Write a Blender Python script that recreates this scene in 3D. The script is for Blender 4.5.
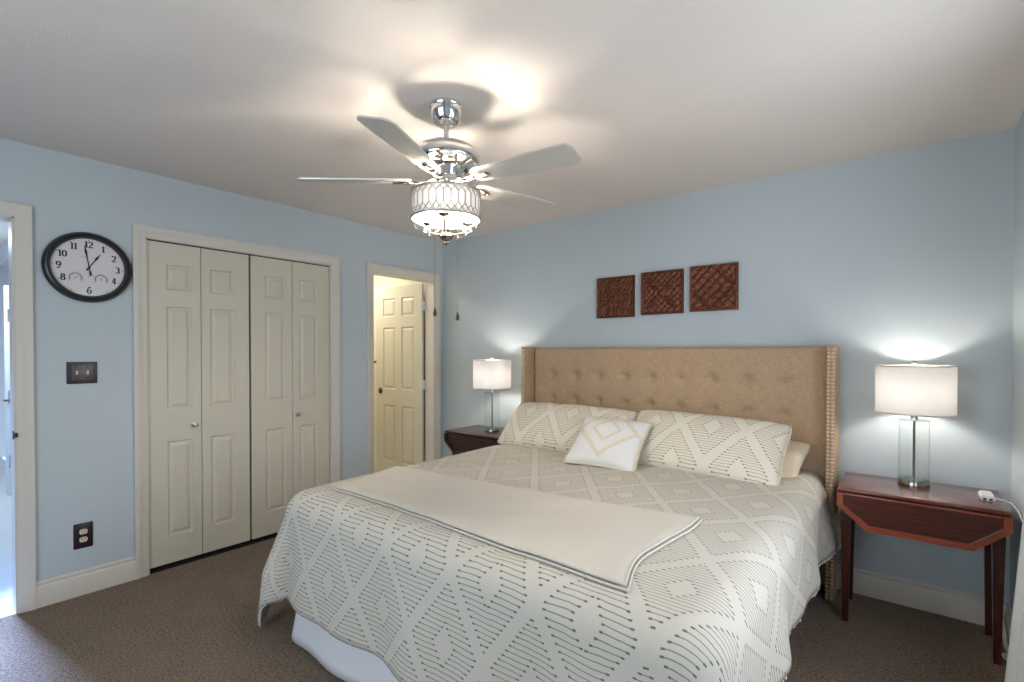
import bpy, bmesh, math, random
from mathutils import Vector, Matrix, noise
random.seed(7)
PI = math.pi
SC = bpy.context.scene
COL = SC.collection
for _o in list(bpy.data.objects):
    bpy.data.objects.remove(_o)

# ------------------------------------------------------------------ camera
cam_d = bpy.data.cameras.new('camera')
cam = bpy.data.objects.new('camera', cam_d)
COL.objects.link(cam)
_R = Vector((0.780207, 0.625521, 0.000703))
_F = Vector((-0.625468, 0.780155, -0.012126))
_U = _R.cross(_F)
_m = Matrix((_R, _U, -_F)).transposed().to_4x4()
_m.translation = Vector((3.58136, -3.37151, 1.35679))
cam.matrix_world = _m
cam_d.sensor_width = 36.0
cam_d.sensor_fit = 'HORIZONTAL'
cam_d.lens = 490.834 * 36.0 / 1024.0
cam_d.shift_x = 0.44 / 1024.0
cam_d.shift_y = 17.0 / 1024.0
cam_d.clip_start = 0.02
SC.camera = cam

# ------------------------------------------------------------------ world, daylight, exposure
SC.view_settings.view_transform = 'Standard'
SC.view_settings.look = 'None'
SC.view_settings.gamma = 1.0
SC.view_settings.use_curve_mapping = False
SC.view_settings.exposure = 0.88
wd = bpy.data.worlds.new('sky')
SC.world = wd
wd.use_nodes = True
wd.node_tree.nodes['Background'].inputs[0].default_value = (0.55, 0.72, 1.0, 1)
wd.node_tree.nodes['Background'].inputs[1].default_value = 1.0


def area(name, loc, direction, sx, sy, power, col, spread=PI):
    d = bpy.data.lights.new(name, 'AREA')
    d.shape = 'RECTANGLE'
    d.size, d.size_y = sx, sy
    d.energy = power
    d.color = col
    d.spread = spread
    o = bpy.data.objects.new(name, d)
    COL.objects.link(o)
    o.location = loc
    o.rotation_euler = Vector(direction).to_track_quat('-Z', 'Y').to_euler()
    return o


# daylight through the right and hall windows, plus added fill from the front
area('daylight_right', (4.14, -1.62, 1.38), (-1, 0.05, 0.16), 1.2, 1.3, 11.5, (0.90, 0.94, 1.0))
area('front_fill', (2.35, -4.72, 1.45), (0, 1, 0.10), 1.7, 1.2, 20, (0.78, 0.90, 1.0))  # unseen fill light, added behind the camera to brighten the room
area('daylight_hall', (-1.6, -3.0, 2.2), (2.2, -0.06, -2.2), 0.5, 0.14, 24, (0.26, 0.44, 1.0), math.radians(34))
area('hall_lamp', (-2.6, -3.3, 2.36), (0, 0.1, -1), 0.4, 0.4, 20, (0.66, 0.82, 1.0))
area('bathroom_lamp', (-0.95, -0.62, 2.36), (0, 0, -1), 0.4, 0.4, 9, (1.0, 0.95, 0.84))
FAN_W = 5.2
LAMP_W = 2.9


# ------------------------------------------------------------------ material helpers
def lin(r, g, b):
    def f(c):
        c /= 255.0
        return c / 12.92 if c <= 0.04045 else ((c + 0.055) / 1.055) ** 2.4
    return (f(r), f(g), f(b), 1.0)


class NT:
    def __init__(self, name):
        self.m = bpy.data.materials.new(name)
        self.m.use_nodes = True
        self.t = self.m.node_tree
        self.b = self.t.nodes['Principled BSDF']
        self.out = self.t.nodes['Material Output']

    def n(self, typ, **kw):
        nd = self.t.nodes.new(typ)
        for k, v in kw.items():
            setattr(nd, k, v)
        return nd

    def l(self, a, b):
        self.t.links.new(a, b)

    def math(self, op, a, b=None, c=None):
        nd = self.n('ShaderNodeMath', operation=op)
        for i, v in enumerate((a, b, c)):
            if v is None:
                continue
            if hasattr(v, 'is_linked'):
                self.l(v, nd.inputs[i])
            else:
                nd.inputs[i].default_value = v
        return nd.outputs[0]

    def mix(self, fac, c1, c2):
        nd = self.n('ShaderNodeMix', data_type='RGBA')
        for i, v in ((0, fac), (6, c1), (7, c2)):
            if hasattr(v, 'is_linked'):
                self.l(v, nd.inputs[i])
            else:
                nd.inputs[i].default_value = v
        return nd.outputs[2]

    def noise(self, scale, detail=3, rough=0.5, coord='Object', vec_scale=None):
        tc = self.n('ShaderNodeTexCoord')
        nz = self.n('ShaderNodeTexNoise')
        nz.inputs['Scale'].default_value = scale
        nz.inputs['Detail'].default_value = detail
        nz.inputs['Roughness'].default_value = rough
        src = tc.outputs[coord]
        if vec_scale:
            mp = self.n('ShaderNodeMapping')
            mp.inputs['Scale'].default_value = vec_scale
            self.l(src, mp.inputs[0])
            src = mp.outputs[0]
        self.l(src, nz.inputs['Vector'])
        return nz.outputs['Fac']

    def bump(self, h, strength=0.3, dist=0.01):
        bp = self.n('ShaderNodeBump')
        bp.inputs['Strength'].default_value = strength
        bp.inputs['Distance'].default_value = dist
        self.l(h, bp.inputs['Height'])
        self.l(bp.outputs[0], self.b.inputs['Normal'])

    def ramp(self, fac, stops):
        r = self.n('ShaderNodeValToRGB')
        els = r.color_ramp.elements
        while len(els) < len(stops):
            els.new(0.5)
        for e, (p, c) in zip(els, stops):
            e.position = p
            e.color = c
        self.l(fac, r.inputs[0])
        return r.outputs[0]


def simple(name, col, rough=0.5, metal=0.0, bump=None, var=0.0, spec=0.5, vscale=6):
    t = NT(name)
    t.b.inputs['Roughness'].default_value = rough
    t.b.inputs['Metallic'].default_value = metal
    t.b.inputs['Specular IOR Level'].default_value = spec
    if var:
        nz = t.noise(vscale, 4)
        c2 = tuple(c * (1 - var) for c in col[:3]) + (1,)
        t.l(t.mix(nz, c2, col), t.b.inputs['Base Color'])
    else:
        t.b.inputs['Base Color'].default_value = col
    if bump:
        t.bump(t.noise(bump[0], 4), bump[1], bump[2])
    return t.m


M = {}
M['wall'] = simple('blue_wall_paint', lin(192, 200, 202), 0.75, bump=(90, 0.08, 0.004), var=0.03, spec=0.25)
M['ceil'] = simple('textured_ceiling_paint', lin(222, 213, 204), 0.9, bump=(120, 0.5, 0.006), var=0.03, spec=0.1)
M['trim'] = simple('cream_trim_paint', lin(214, 206, 193), 0.42, var=0.02, spec=0.4)
M['door'] = simple('cream_door_paint', lin(208, 200, 180), 0.42, var=0.02, spec=0.4)
M['white_paint'] = simple('white_paint', lin(225, 228, 230), 0.5)
M['bath_wall'] = simple('warm_bath_wall_paint', lin(224, 216, 190), 0.7)
M['tile_floor'] = simple('pale_hall_floor', lin(215, 215, 212), 0.3, var=0.1)
M['dark_gap'] = simple('dark_closet_interior', lin(40, 36, 32), 0.9)

t = NT('brown_carpet')
n1 = t.noise(85, 3, 0.75)
n2 = t.noise(5, 4, 0.6)
n3 = t.noise(28, 3, 0.7)
c = t.ramp(n1, [(0.36, lin(52, 38, 25)), (0.64, lin(166, 135, 102))])
c = t.mix(t.math('MULTIPLY', n3, 0.35), c, lin(106, 84, 60))
c = t.mix(t.ramp(n2, [(0.4, (0, 0, 0, 1)), (0.68, (0.42, 0.42, 0.42, 1))]), c, lin(142, 118, 90))
t.l(c, t.b.inputs['Base Color'])
t.b.inputs['Roughness'].default_value = 1.0
t.b.inputs['Specular IOR Level'].default_value = 0.05
t.b.inputs['Sheen Weight'].default_value = 0.25
t.bump(n1, 1.0, 0.02)
M['carpet'] = t.m


def wood(name, dark, light, rough=0.28, scale=(3, 40, 40), coat=0.3):
    t = NT(name)
    nz = t.noise(2.2, 5, 0.6, vec_scale=scale)
    c = t.ramp(nz, [(0.32, dark), (0.7, light)])
    t.l(c, t.b.inputs['Base Color'])
    t.b.inputs['Roughness'].default_value = rough
    t.b.inputs['Coat Weight'].default_value = coat
    t.b.inputs['Coat Roughness'].default_value = 0.15
    t.bump(nz, 0.05, 0.002)
    return t.m


M['mahogany'] = wood('mahogany_wood', lin(84, 34, 24), lin(124, 58, 42), 0.22, coat=0.6)
M['mahogany_leaf'] = wood('mahogany_leaf_wood', lin(58, 22, 14), lin(92, 38, 24))
M['mahogany_band'] = wood('mahogany_band', lin(122, 56, 34), lin(158, 82, 54))
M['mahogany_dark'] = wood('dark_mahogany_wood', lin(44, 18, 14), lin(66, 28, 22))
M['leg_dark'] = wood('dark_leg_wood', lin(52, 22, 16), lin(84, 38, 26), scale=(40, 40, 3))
M['chrome'] = simple('chrome', lin(225, 225, 225), 0.07, 1.0)
M['nickel'] = simple('brushed_nickel', lin(190, 185, 178), 0.3, 1.0, bump=(300, 0.05, 0.001))
M['steel'] = simple('polished_steel', lin(150, 140, 130), 0.16, 1.0)
M['brass'] = simple('aged_brass', lin(140, 105, 60), 0.3, 1.0)
M['bronze'] = simple('bronze_fob', lin(92, 72, 52), 0.35, 0.6)
M['blade'] = simple('silver_blade', lin(206, 201, 193), 0.40, 0.35, bump=(60, 0.04, 0.001))
M['black'] = simple('black_clock_frame', lin(32, 29, 30), 0.35, bump=(30, 0.05, 0.002))
M['ink'] = simple('black_ink', lin(26, 24, 26), 0.6)
M['grey_ink'] = simple('grey_ink', lin(130, 126, 126), 0.6)
M['dial'] = simple('clock_dial_paper', lin(222, 216, 214), 0.6, var=0.03)
M['plate_dark'] = simple('dark_cover_plate', lin(52, 52, 56), 0.35, var=0.15)
M['plate_bronze'] = simple('bronze_switch_insert', lin(98, 88, 82), 0.4, 0.4, var=0.2, vscale=60)
M['plate_plum'] = simple('dark_plum_plate', lin(44, 28, 34), 0.3)
M['almond'] = simple('almond_plastic', lin(220, 205, 185), 0.4)
M['white_plastic'] = simple('white_plastic', lin(228, 226, 224), 0.35)
M['port'] = simple('dark_port', lin(45, 45, 48), 0.5)
M['nail'] = simple('pewter_nailhead', lin(216, 202, 178), 0.35, 1.0)
M['white_cloth'] = simple('white_cotton', lin(226, 224, 226), 0.9, bump=(260, 0.15, 0.002), spec=0.1)
M['curtain'] = simple('white_curtain_cloth', lin(224, 222, 218), 0.9, bump=(300, 0.12, 0.002), spec=0.1)
M['cream_cloth'] = simple('cream_pillowcase', lin(222, 206, 180), 0.85, bump=(14, 0.35, 0.02), spec=0.15)
M['throw'] = simple('ivory_throw', lin(220, 211, 196), 0.95, bump=(420, 0.4, 0.003), var=0.04, spec=0.05)
M['piping'] = simple('throw_piping', lin(214, 206, 192), 0.9, bump=(300, 0.3, 0.003))
M['cord'] = simple('cream_cord_trim', lin(216, 203, 174), 0.9, bump=(200, 0.5, 0.003))

t = NT('tan_linen')
tc = t.n('ShaderNodeTexCoord')
nA = t.noise(3.0, 3, 0.6, vec_scale=(160, 160, 8))
nB = t.noise(3.0, 3, 0.6, vec_scale=(8, 8, 160))
nn = t.math('MULTIPLY', t.math('ADD', nA, nB), 0.5)
t.l(t.ramp(nn, [(0.35, lin(160, 132, 103)), (0.65, lin(200, 172, 141))]), t.b.inputs['Base Color'])
t.b.inputs['Roughness'].default_value = 0.95
t.b.inputs['Specular IOR Level'].default_value = 0.08
t.bump(nn, 0.25, 0.003)
M['linen'] = t.m
M['linen_button'] = simple('tan_linen_button', lin(150, 122, 94), 0.9, bump=(300, 0.3, 0.002), spec=0.1)

t = NT('embossed_copper')
nz = t.noise(90, 4, 0.6)
t.l(t.ramp(nz, [(0.3, lin(70, 36, 22)), (0.55, lin(108, 60, 40)), (0.8, lin(150, 96, 66))]), t.b.inputs['Base Color'])
t.b.inputs['Metallic'].default_value = 0.6
t.b.inputs['Roughness'].default_value = 0.36
t.bump(nz, 0.2, 0.003)
M['copper'] = t.m


def quilt(name, px, py, pu, pv, base, line, spacing, lw, band=0.085, cen=0.37):
    """argyle tufting: stitched lines run across each diamond, bands and centres stay plain"""
    t = NT(name)
    uv = t.n('ShaderNodeUVMap')
    sp = t.n('ShaderNodeSeparateXYZ')
    t.l(uv.outputs[0], sp.inputs[0])
    # a little hand-made wander in the stitching
    wob = t.n('ShaderNodeTexNoise')
    wob.inputs['Scale'].default_value = 9.0
    t.l(uv.outputs[0], wob.inputs['Vector'])
    wv = t.math('MULTIPLY', t.math('SUBTRACT', wob.outputs['Fac'], 0.5), 0.016)
    V = t.math('ADD', sp.outputs[1], wv)
    U_ = sp.outputs[0]
    row = t.math('DIVIDE', V, spacing)
    # line ends snap to stitch rows, giving stepped edges
    fu = t.math('ABSOLUTE', t.math('SUBTRACT', t.math('FRACT', t.math('ADD', t.math('DIVIDE', U_, px), pu)), 0.5))
    vq = t.math('MULTIPLY', t.math('ADD', t.math('FLOOR', row), 0.5), spacing)
    fv = t.math('ABSOLUTE', t.math('SUBTRACT', t.math('FRACT', t.math('ADD', t.math('DIVIDE', vq, py), pv)), 0.5))
    mm = t.math('ABSOLUTE', t.math('SUBTRACT', t.math('ADD', fu, fv), 0.5))
    reg = t.math('MULTIPLY', t.math('GREATER_THAN', mm, band), t.math('LESS_THAN', mm, cen))
    ld = t.math('ABSOLUTE', t.math('SUBTRACT', t.math('FRACT', row), 0.5))
    ln = t.math('LESS_THAN', ld, lw)
    e1 = t.math('LESS_THAN', t.math('ABSOLUTE', t.math('SUBTRACT', mm, band + 0.014)), 0.016)
    e2 = t.math('LESS_THAN', t.math('ABSOLUTE', t.math('SUBTRACT', mm, cen - 0.014)), 0.016)
    knot = t.math('MULTIPLY', t.math('LESS_THAN', ld, lw * 1.85), t.math('MAXIMUM', e1, e2))
    mask = t.math('MULTIPLY', t.math('MAXIMUM', ln, knot), reg)
    knc = t.mix(knot, line, tuple(c_ * 0.55 for c_ in line[:3]) + (1,))
    t.l(t.mix(t.math('MULTIPLY', mask, 0.88), base, knc), t.b.inputs['Base Color'])
    t.b.inputs['Roughness'].default_value = 0.95
    t.b.inputs['Specular IOR Level'].default_value = 0.05
    fine = t.n('ShaderNodeTexNoise')
    fine.inputs['Scale'].default_value = 240.0
    t.l(uv.outputs[0], fine.inputs['Vector'])
    h = t.math('ADD', t.math('MULTIPLY', fine.outputs['Fac'], 0.25), t.math('MULTIPLY', t.math('GREATER_THAN', mm, cen), 0.5))
    h = t.math('SUBTRACT', h, t.math('MULTIPLY', mask, 0.7))
    t.bump(h, 0.4, 0.004)
    return t.m


M['quilt'] = quilt('tufted_comforter_cloth', 0.352, 0.49, 0.53, 0.215, lin(210, 202, 188), lin(128, 128, 111), 0.0178, 0.085, 0.07, 0.365)
M['sham'] = quilt('tufted_sham_cloth', 0.36, 0.49, 0.278, 0.357, lin(226, 216, 197), lin(172, 153, 128), 0.0155, 0.11, 0.085, 0.36)

# white accent cushion with corded lattice
t = NT('corded_cushion_cloth')
uv = t.n('ShaderNodeUVMap')
sp = t.n('ShaderNodeSeparateXYZ')
t.l(uv.outputs[0], sp.inputs[0])
au = t.math('ABSOLUTE', sp.outputs[0])
av = t.math('ABSOLUTE', t.math('SUBTRACT', sp.outputs[1], 0.045))
s_ = t.math('ADD', au, t.math('MULTIPLY', av, 1.0))
d1 = t.math('LESS_THAN', t.math('ABSOLUTE', t.math('SUBTRACT', s_, 0.085)), 0.013)
d2 = t.math('LESS_THAN', t.math('ABSOLUTE', t.math('SUBTRACT', s_, 0.185)), 0.017)
mk = t.math('MAXIMUM', d1, d2)
t.l(t.mix(mk, lin(226, 222, 216), lin(222, 209, 182)), t.b.inputs['Base Color'])
t.b.inputs['Roughness'].default_value = 0.95
t.b.inputs['Specular IOR Level'].default_value = 0.05
t.bump(mk, 0.8, 0.008)
M['cushion'] = t.m


def shade_mat(name, col, tcol, fac):
    t = NT(name)
    t.t.nodes.remove(t.b)
    d = t.n('ShaderNodeBsdfDiffuse')
    d.inputs[0].default_value = col
    tr = t.n('ShaderNodeBsdfTranslucent')
    tr.inputs[0].default_value = tcol
    mx = t.n('ShaderNodeMixShader')
    mx.inputs[0].default_value = fac
    nz = t.noise(220, 2)
    bp = t.n('ShaderNodeBump')
    bp.inputs['Strength'].default_value = 0.05
    t.l(nz, bp.inputs['Height'])
    t.l(bp.outputs[0], d.inputs['Normal'])
    t.l(d.outputs[0], mx.inputs[1])
    t.l(tr.outputs[0], mx.inputs[2])
    t.l(mx.outputs[0], t.out.inputs[0])
    return t.m


M['shade'] = shade_mat('linen_lamp_shade', lin(226, 222, 216), lin(134, 131, 127), 0.36)
M['fan_shade'] = shade_mat('fabric_fan_shade', lin(232, 230, 226), lin(58, 57, 55), 0.25)


def glass_mat(name, col, face, edge):
    t = NT(name)
    t.t.nodes.remove(t.b)
    tr = t.n('ShaderNodeBsdfTransparent')
    tr.inputs[0].default_value = col
    gl = t.n('ShaderNodeBsdfGlossy')
    gl.inputs['Roughness'].default_value = 0.03
    gl.inputs[0].default_value = (0.9, 0.95, 0.95, 1)
    lw = t.n('ShaderNodeLayerWeight')
    lw.inputs[0].default_value = 0.3
    t.l(t.mix(t.math('POWER', lw.outputs['Facing'], 4.0), col, tuple(c_ * 0.5 for c_ in col[:3]) + (1,)), tr.inputs[0])
    f = t.math('ADD', t.math('MULTIPLY', t.math('POWER', lw.outputs['Facing'], 3.0), edge), face)
    mx = t.n('ShaderNodeMixShader')
    t.l(f, mx.inputs[0])
    t.l(tr.outputs[0], mx.inputs[1])
    t.l(gl.outputs[0], mx.inputs[2])
    t.l(mx.outputs[0], t.out.inputs[0])
    return t.m


M['glass'] = glass_mat('clear_glass', (0.985, 0.992, 0.992, 1), 0.012, 0.45)
M['glass_green'] = glass_mat('greenish_glass_edge', (0.86, 0.93, 0.91, 1), 0.08, 0.5)
M['clock_glass'] = glass_mat('clock_glass', (0.99, 0.99, 0.99, 1), 0.015, 0.25)
M['crystal'] = glass_mat('crystal', (0.95, 0.96, 0.97, 1), 0.25, 0.6)


def emit(name, col, s):
    t = NT(name)
    t.b.inputs['Base Color'].default_value = (0.9, 0.9, 0.88, 1)
    t.b.inputs['Emission Color'].default_value = col
    t.b.inputs['Emission Strength'].default_value = s
    return t.m


R_BULB = 0.028
_A = 4 * PI * R_BULB ** 2
M['bulb'] = emit('lit_table_bulb', (1.0, 0.955, 0.90, 1), LAMP_W / (PI * _A))
R_CB = 0.02
M['fan_bulb'] = emit('lit_candle_bulb', (1.0, 0.90, 0.77, 1), FAN_W / (PI * 4 * PI * R_CB ** 2))


# ------------------------------------------------------------------ mesh helpers
def link(name, me, mat, parent=None, smooth=True, angle=35):
    o = bpy.data.objects.new(name, me)
    COL.objects.link(o)
    if mat is not None:
        me.materials.append(M[mat] if isinstance(mat, str) else mat)
    if smooth:
        for p in me.polygons:
            p.use_smooth = True
        me.set_sharp_from_angle(angle=math.radians(angle))
    if parent is not None:
        o.parent = parent
    return o


def obj(name, bm, mat, parent=None, smooth=True, angle=35):
    me = bpy.data.meshes.new(name)
    bmesh.ops.recalc_face_normals(bm, faces=bm.faces[:])
    bm.to_mesh(me)
    bm.free()
    return link(name, me, mat, parent, smooth, angle)


def tag(o, label=None, cat=None, group=None, kind=None):
    if label:
        o['label'] = label
    if cat:
        o['category'] = cat
    if group:
        o['group'] = group
    if kind:
        o['kind'] = kind
    return o


def empty(name, loc, label=None, cat=None, group=None, kind=None, rz=0.0):
    o = bpy.data.objects.new(name, None)
    COL.objects.link(o)
    o.empty_display_size = 0.05
    o.location = loc
    o.rotation_euler = (0, 0, rz)
    return tag(o, label, cat, group, kind)


def children(o):
    return [c for c in COL.objects if c.parent == o]


def copy_tree(o, parent=None):
    c = o.copy()
    COL.objects.link(c)
    c.parent = parent
    for ch in children(o):
        copy_tree(ch, c)
    return c


def box(bm, x0, x1, y0, y1, z0, z1, bev=0.0, seg=2):
    vs = [bm.verts.new((x, y, z)) for x in (x0, x1) for y in (y0, y1) for z in (z0, z1)]
    q = [(0, 1, 3, 2), (4, 6, 7, 5), (0, 4, 5, 1), (2, 3, 7, 6), (0, 2, 6, 4), (1, 5, 7, 3)]
    fs = [bm.faces.new([vs[i] for i in f]) for f in q]
    if bev:
        es = list({e for f in fs for e in f.edges})
        bmesh.ops.bevel(bm, geom=es, offset=bev, segments=seg, profile=0.5, affect='EDGES', clamp_overlap=True)
    return bm


def lathe(bm, prof, cx=0, cy=0, n=40, z0=0.0):
    rings = []
    for r, z in prof:
        if r < 1e-6:
            rings.append([bm.verts.new((cx, cy, z + z0))])
        else:
            rings.append([bm.verts.new((cx + r * math.cos(2 * PI * i / n), cy + r * math.sin(2 * PI * i / n), z + z0)) for i in range(n)])
    for a, b in zip(rings, rings[1:]):
        for i in range(n):
            j = (i + 1) % n
            if len(a) == 1 and len(b) == 1:
                continue
            if len(a) == 1:
                bm.faces.new((a[0], b[i], b[j]))
            elif len(b) == 1:
                bm.faces.new((a[i], a[j], b[0]))
            else:
                bm.faces.new((a[i], a[j], b[j], b[i]))
    return bm


def tube(bm, pts, r, n=8, cap=True):
    pts = [Vector(p) for p in pts]
    rings = []
    up = None
    for i, p in enumerate(pts):
        d = (pts[min(i + 1, len(pts) - 1)] - pts[max(i - 1, 0)]).normalized()
        if up is None:
            up = d.orthogonal().normalized()
        else:
            up = (up - d * up.dot(d))
            up = up.normalized() if up.length > 1e-6 else d.orthogonal().normalized()
        s = d.cross(up)
        rr = r[i] if isinstance(r, (list, tuple)) else r
        rings.append([bm.verts.new(p + (up * math.cos(2 * PI * k / n) + s * math.sin(2 * PI * k / n)) * rr) for k in range(n)])
    for a, b in zip(rings, rings[1:]):
        for k in range(n):
            bm.faces.new((a[k], a[(k + 1) % n], b[(k + 1) % n], b[k]))
    if cap:
        bm.faces.new(rings[0][::-1])
        bm.faces.new(rings[-1])
    return bm


def ball(bm, c, r, u=10, v=7, sz=1.0):
    m = Matrix.Translation(c) @ Matrix.Diagonal((r, r, r * sz, 1))
    bmesh.ops.create_uvsphere(bm, u_segments=u, v_segments=v, radius=1.0, matrix=m)
    return bm


def loft(bm, sections, closed=True, cap=True):
    rs = [[bm.verts.new(p) for p in s] for s in sections]
    n = len(rs[0])
    for a, b in zip(rs, rs[1:]):
        for k in range(n if closed else n - 1):
            bm.faces.new((a[k], a[(k + 1) % n], b[(k + 1) % n], b[k]))
    if cap and closed:
        bm.faces.new(rs[0][::-1])
        bm.faces.new(rs[-1])
    return bm


def prism(bm, pts, f0, f1):
    """polygon pts (2D) swept between two placement functions"""
    return loft(bm, [[f0(p) for p in pts], [f1(p) for p in pts]])


NB = bmesh.new

# ------------------------------------------------------------------ the room
W, H = 3.987, 2.44
YF = -4.6
HALL = (-3.76, -2.998)
CLO = (-2.437, -1.212)
BAT = (-0.818, -0.112)
DH = 2.05


def struct(name, bm, mat, label, cat, smooth=False):
    return tag(obj(name, bm, mat, None, smooth), label, cat, kind='structure')


bm = box(NB(), -0.001, W + 0.12, YF - 0.12, 0.12, -0.08, 0.0)
struct('floor', bm, 'carpet', 'brown wall to wall carpet of the bedroom', 'floor')
bm = box(NB(), -0.12, W + 0.12, YF - 0.12, 0.12, H, H + 0.1)
struct('ceiling', bm, 'ceil', 'off white textured bedroom ceiling above the fan', 'ceiling')
bm = NB()
box(bm, -0.12, 0, YF - 0.12, HALL[0], 0, H)
box(bm, -0.12, 0, HALL[1], CLO[0], 0, H)
box(bm, -0.12, 0, CLO[1], BAT[0], 0, H)
box(bm, -0.12, 0, BAT[1], 0.0, 0, H)
for a, b in (HALL, CLO, BAT):
    box(bm, -0.12, 0, a, b, DH, H)
struct('wall_left', bm, 'wall', 'light blue wall with the closet, clock and doorways', 'wall')
bm = box(NB(), 0, W, 0, 0.12, 0, H)
struct('wall_back', bm, 'wall', 'light blue wall behind the headboard', 'wall')
WIN = (-2.3, -1.0, 0.65, 2.05)
bm = NB()
box(bm, W, W + 0.12, YF - 0.12, WIN[0], 0, H)
box(bm, W, W + 0.12, WIN[1], 0.12, 0, H)
box(bm, W, W + 0.12, WIN[0], WIN[1], 0, WIN[2])
box(bm, W, W + 0.12, WIN[0], WIN[1], WIN[3], H)
struct('wall_right', bm, 'wall', 'light blue wall at the right edge beside the curtain', 'wall')
FW = (1.5, 3.2, 0.8, 2.05)
bm = NB()
box(bm, 0, FW[0], YF - 0.12, YF, 0, H)
box(bm, FW[1], W, YF - 0.12, YF, 0, H)
box(bm, FW[0], FW[1], YF - 0.12, YF, 0, FW[2])
box(bm, FW[0], FW[1], YF - 0.12, YF, FW[3], H)
struct('wall_front', bm, 'wall', 'light blue wall behind the camera with an added window', 'wall')


def window(name, axis, fixed, a0, a1, z0, z1, label):
    root = empty(name, (0, 0, 0), label, 'window', kind='structure')
    bm = NB()
    s = 0.045

    def bx(p0, p1, q0, q1, e=0.0):
        if axis == 'x':
            box(bm, fixed + 0.03 - e, fixed + 0.07 + e, p0, p1, q0, q1, 0.004)
        else:
            box(bm, p0, p1, fixed - 0.07 - e, fixed - 0.03 + e, q0, q1, 0.004)
    bx(a0, a0 + s, z0, z1)
    bx(a1 - s, a1, z0, z1)
    bx(a0, a1, z0, z0 + s)
    bx(a0, a1, z1 - s, z1)
    bx(a0, a1, (z0 + z1) / 2 - 0.02, (z0 + z1) / 2 + 0.02)
    obj('sash', bm, 'white_paint', root)
    bm = NB()
    if axis == 'x':
        box(bm, fixed - 0.05, fixed + 0.02, a0 - 0.05, a1 + 0.05, z0 - 0.03, z0, 0.006)
    else:
        box(bm, a0 - 0.05, a1 + 0.05, fixed - 0.02, fixed + 0.05, z0 - 0.03, z0, 0.006)
    obj('sill', bm, 'white_paint', root)
    return root


window('window_1', 'x', W, WIN[0], WIN[1], WIN[2], WIN[3], 'white sash window in the right wall')
window('fill_window', 'y', YF, FW[0], FW[1], FW[2], FW[3], 'added white sash window behind the camera, for fill light')  # unseen window, added to let the front fill light in

# baseboards: profiled section swept along straight runs
BP = [(0, 0), (0.016, 0), (0.016, 0.105), (0.013, 0.112), (0.010, 0.114), (0.010, 0.120), (0.013, 0.124), (0.012, 0.131), (0.006, 0.136), (0, 0.137)]


def base_run(bm, axis, fixed, sgn, a0, a1):
    if axis == 'y':      # runs along y on a wall x = fixed, sticking out sgn
        prism(bm, BP, lambda p: (fixed + sgn * p[0], a0, p[1]), lambda p: (fixed + sgn * p[0], a1, p[1]))
    else:
        prism(bm, BP, lambda p: (a0, fixed + sgn * p[0], p[1]), lambda p: (a1, fixed + sgn * p[0], p[1]))


CW = 0.066
bm = NB()
base_run(bm, 'y', 0, 1, HALL[1] + CW, CLO[0] - CW)
base_run(bm, 'y', 0, 1, CLO[1] + CW, BAT[0] - CW)
base_run(bm, 'y', 0, 1, YF, HALL[0] - CW)
base_run(bm, 'y', 0, 1, BAT[1] + CW, -0.016)
struct('baseboard_left', bm, 'trim', 'cream baseboard under the clock wall', 'baseboard', True)
bm = NB()
base_run(bm, 'x', 0, -1, 0, W)
struct('baseboard_back', bm, 'trim', 'cream baseboard along the headboard wall', 'baseboard', True)
bm = NB()
base_run(bm, 'y', W, -1, YF, -0.016)
struct('baseboard_right', bm, 'trim', 'cream baseboard at the foot of the right wall', 'baseboard', True)
bm = NB()
base_run(bm, 'x', YF, 1, 0.016, W - 0.016)
struct('baseboard_front', bm, 'trim', 'cream baseboard behind the camera', 'baseboard', True)

# door casings
CP = [(0, 0), (0.010, 0), (0.013, 0.008), (0.013, 0.030), (0.017, 0.036), (0.020, 0.048), (0.021, 0.066), (0, 0.066)]


def casing(name, y0, y1, label, jamb=True):
    bm = NB()
    # mitred U: section swept up, across and down
    def at(p, yy, zz, dy, dz):
        return (p[0], yy + dy * p[1], zz + dz * p[1])
    secs = [[at(p, y0, 0, -1, 0) for p in CP], [at(p, y0, DH, -1, 1) for p in CP],
            [at(p, y1, DH, 1, 1) for p in CP], [at(p, y1, 0, 1, 0) for p in CP]]
    loft(bm, secs)
    # jamb boards lining the opening
    jd = -0.12 if jamb else -0.028
    box(bm, jd, 0.004, y0 - 0.006, y0 + 0.008, 0, DH)
    box(bm, jd, 0.004, y1 - 0.008, y1 + 0.006, 0, DH)
    box(bm, jd, 0.004, y0, y1, DH - 0.008, DH + 0.006)
    return struct(name, bm, 'trim', label, 'door trim', True)


casing('trim_1', HALL[0], HALL[1], 'cream casing around the hall doorway left of the clock')
casing('trim_2', CLO[0], CLO[1], 'cream casing around the bifold closet doors')
casing('trim_3', BAT[0], BAT[1], 'cream casing around the bathroom doorway')


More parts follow.
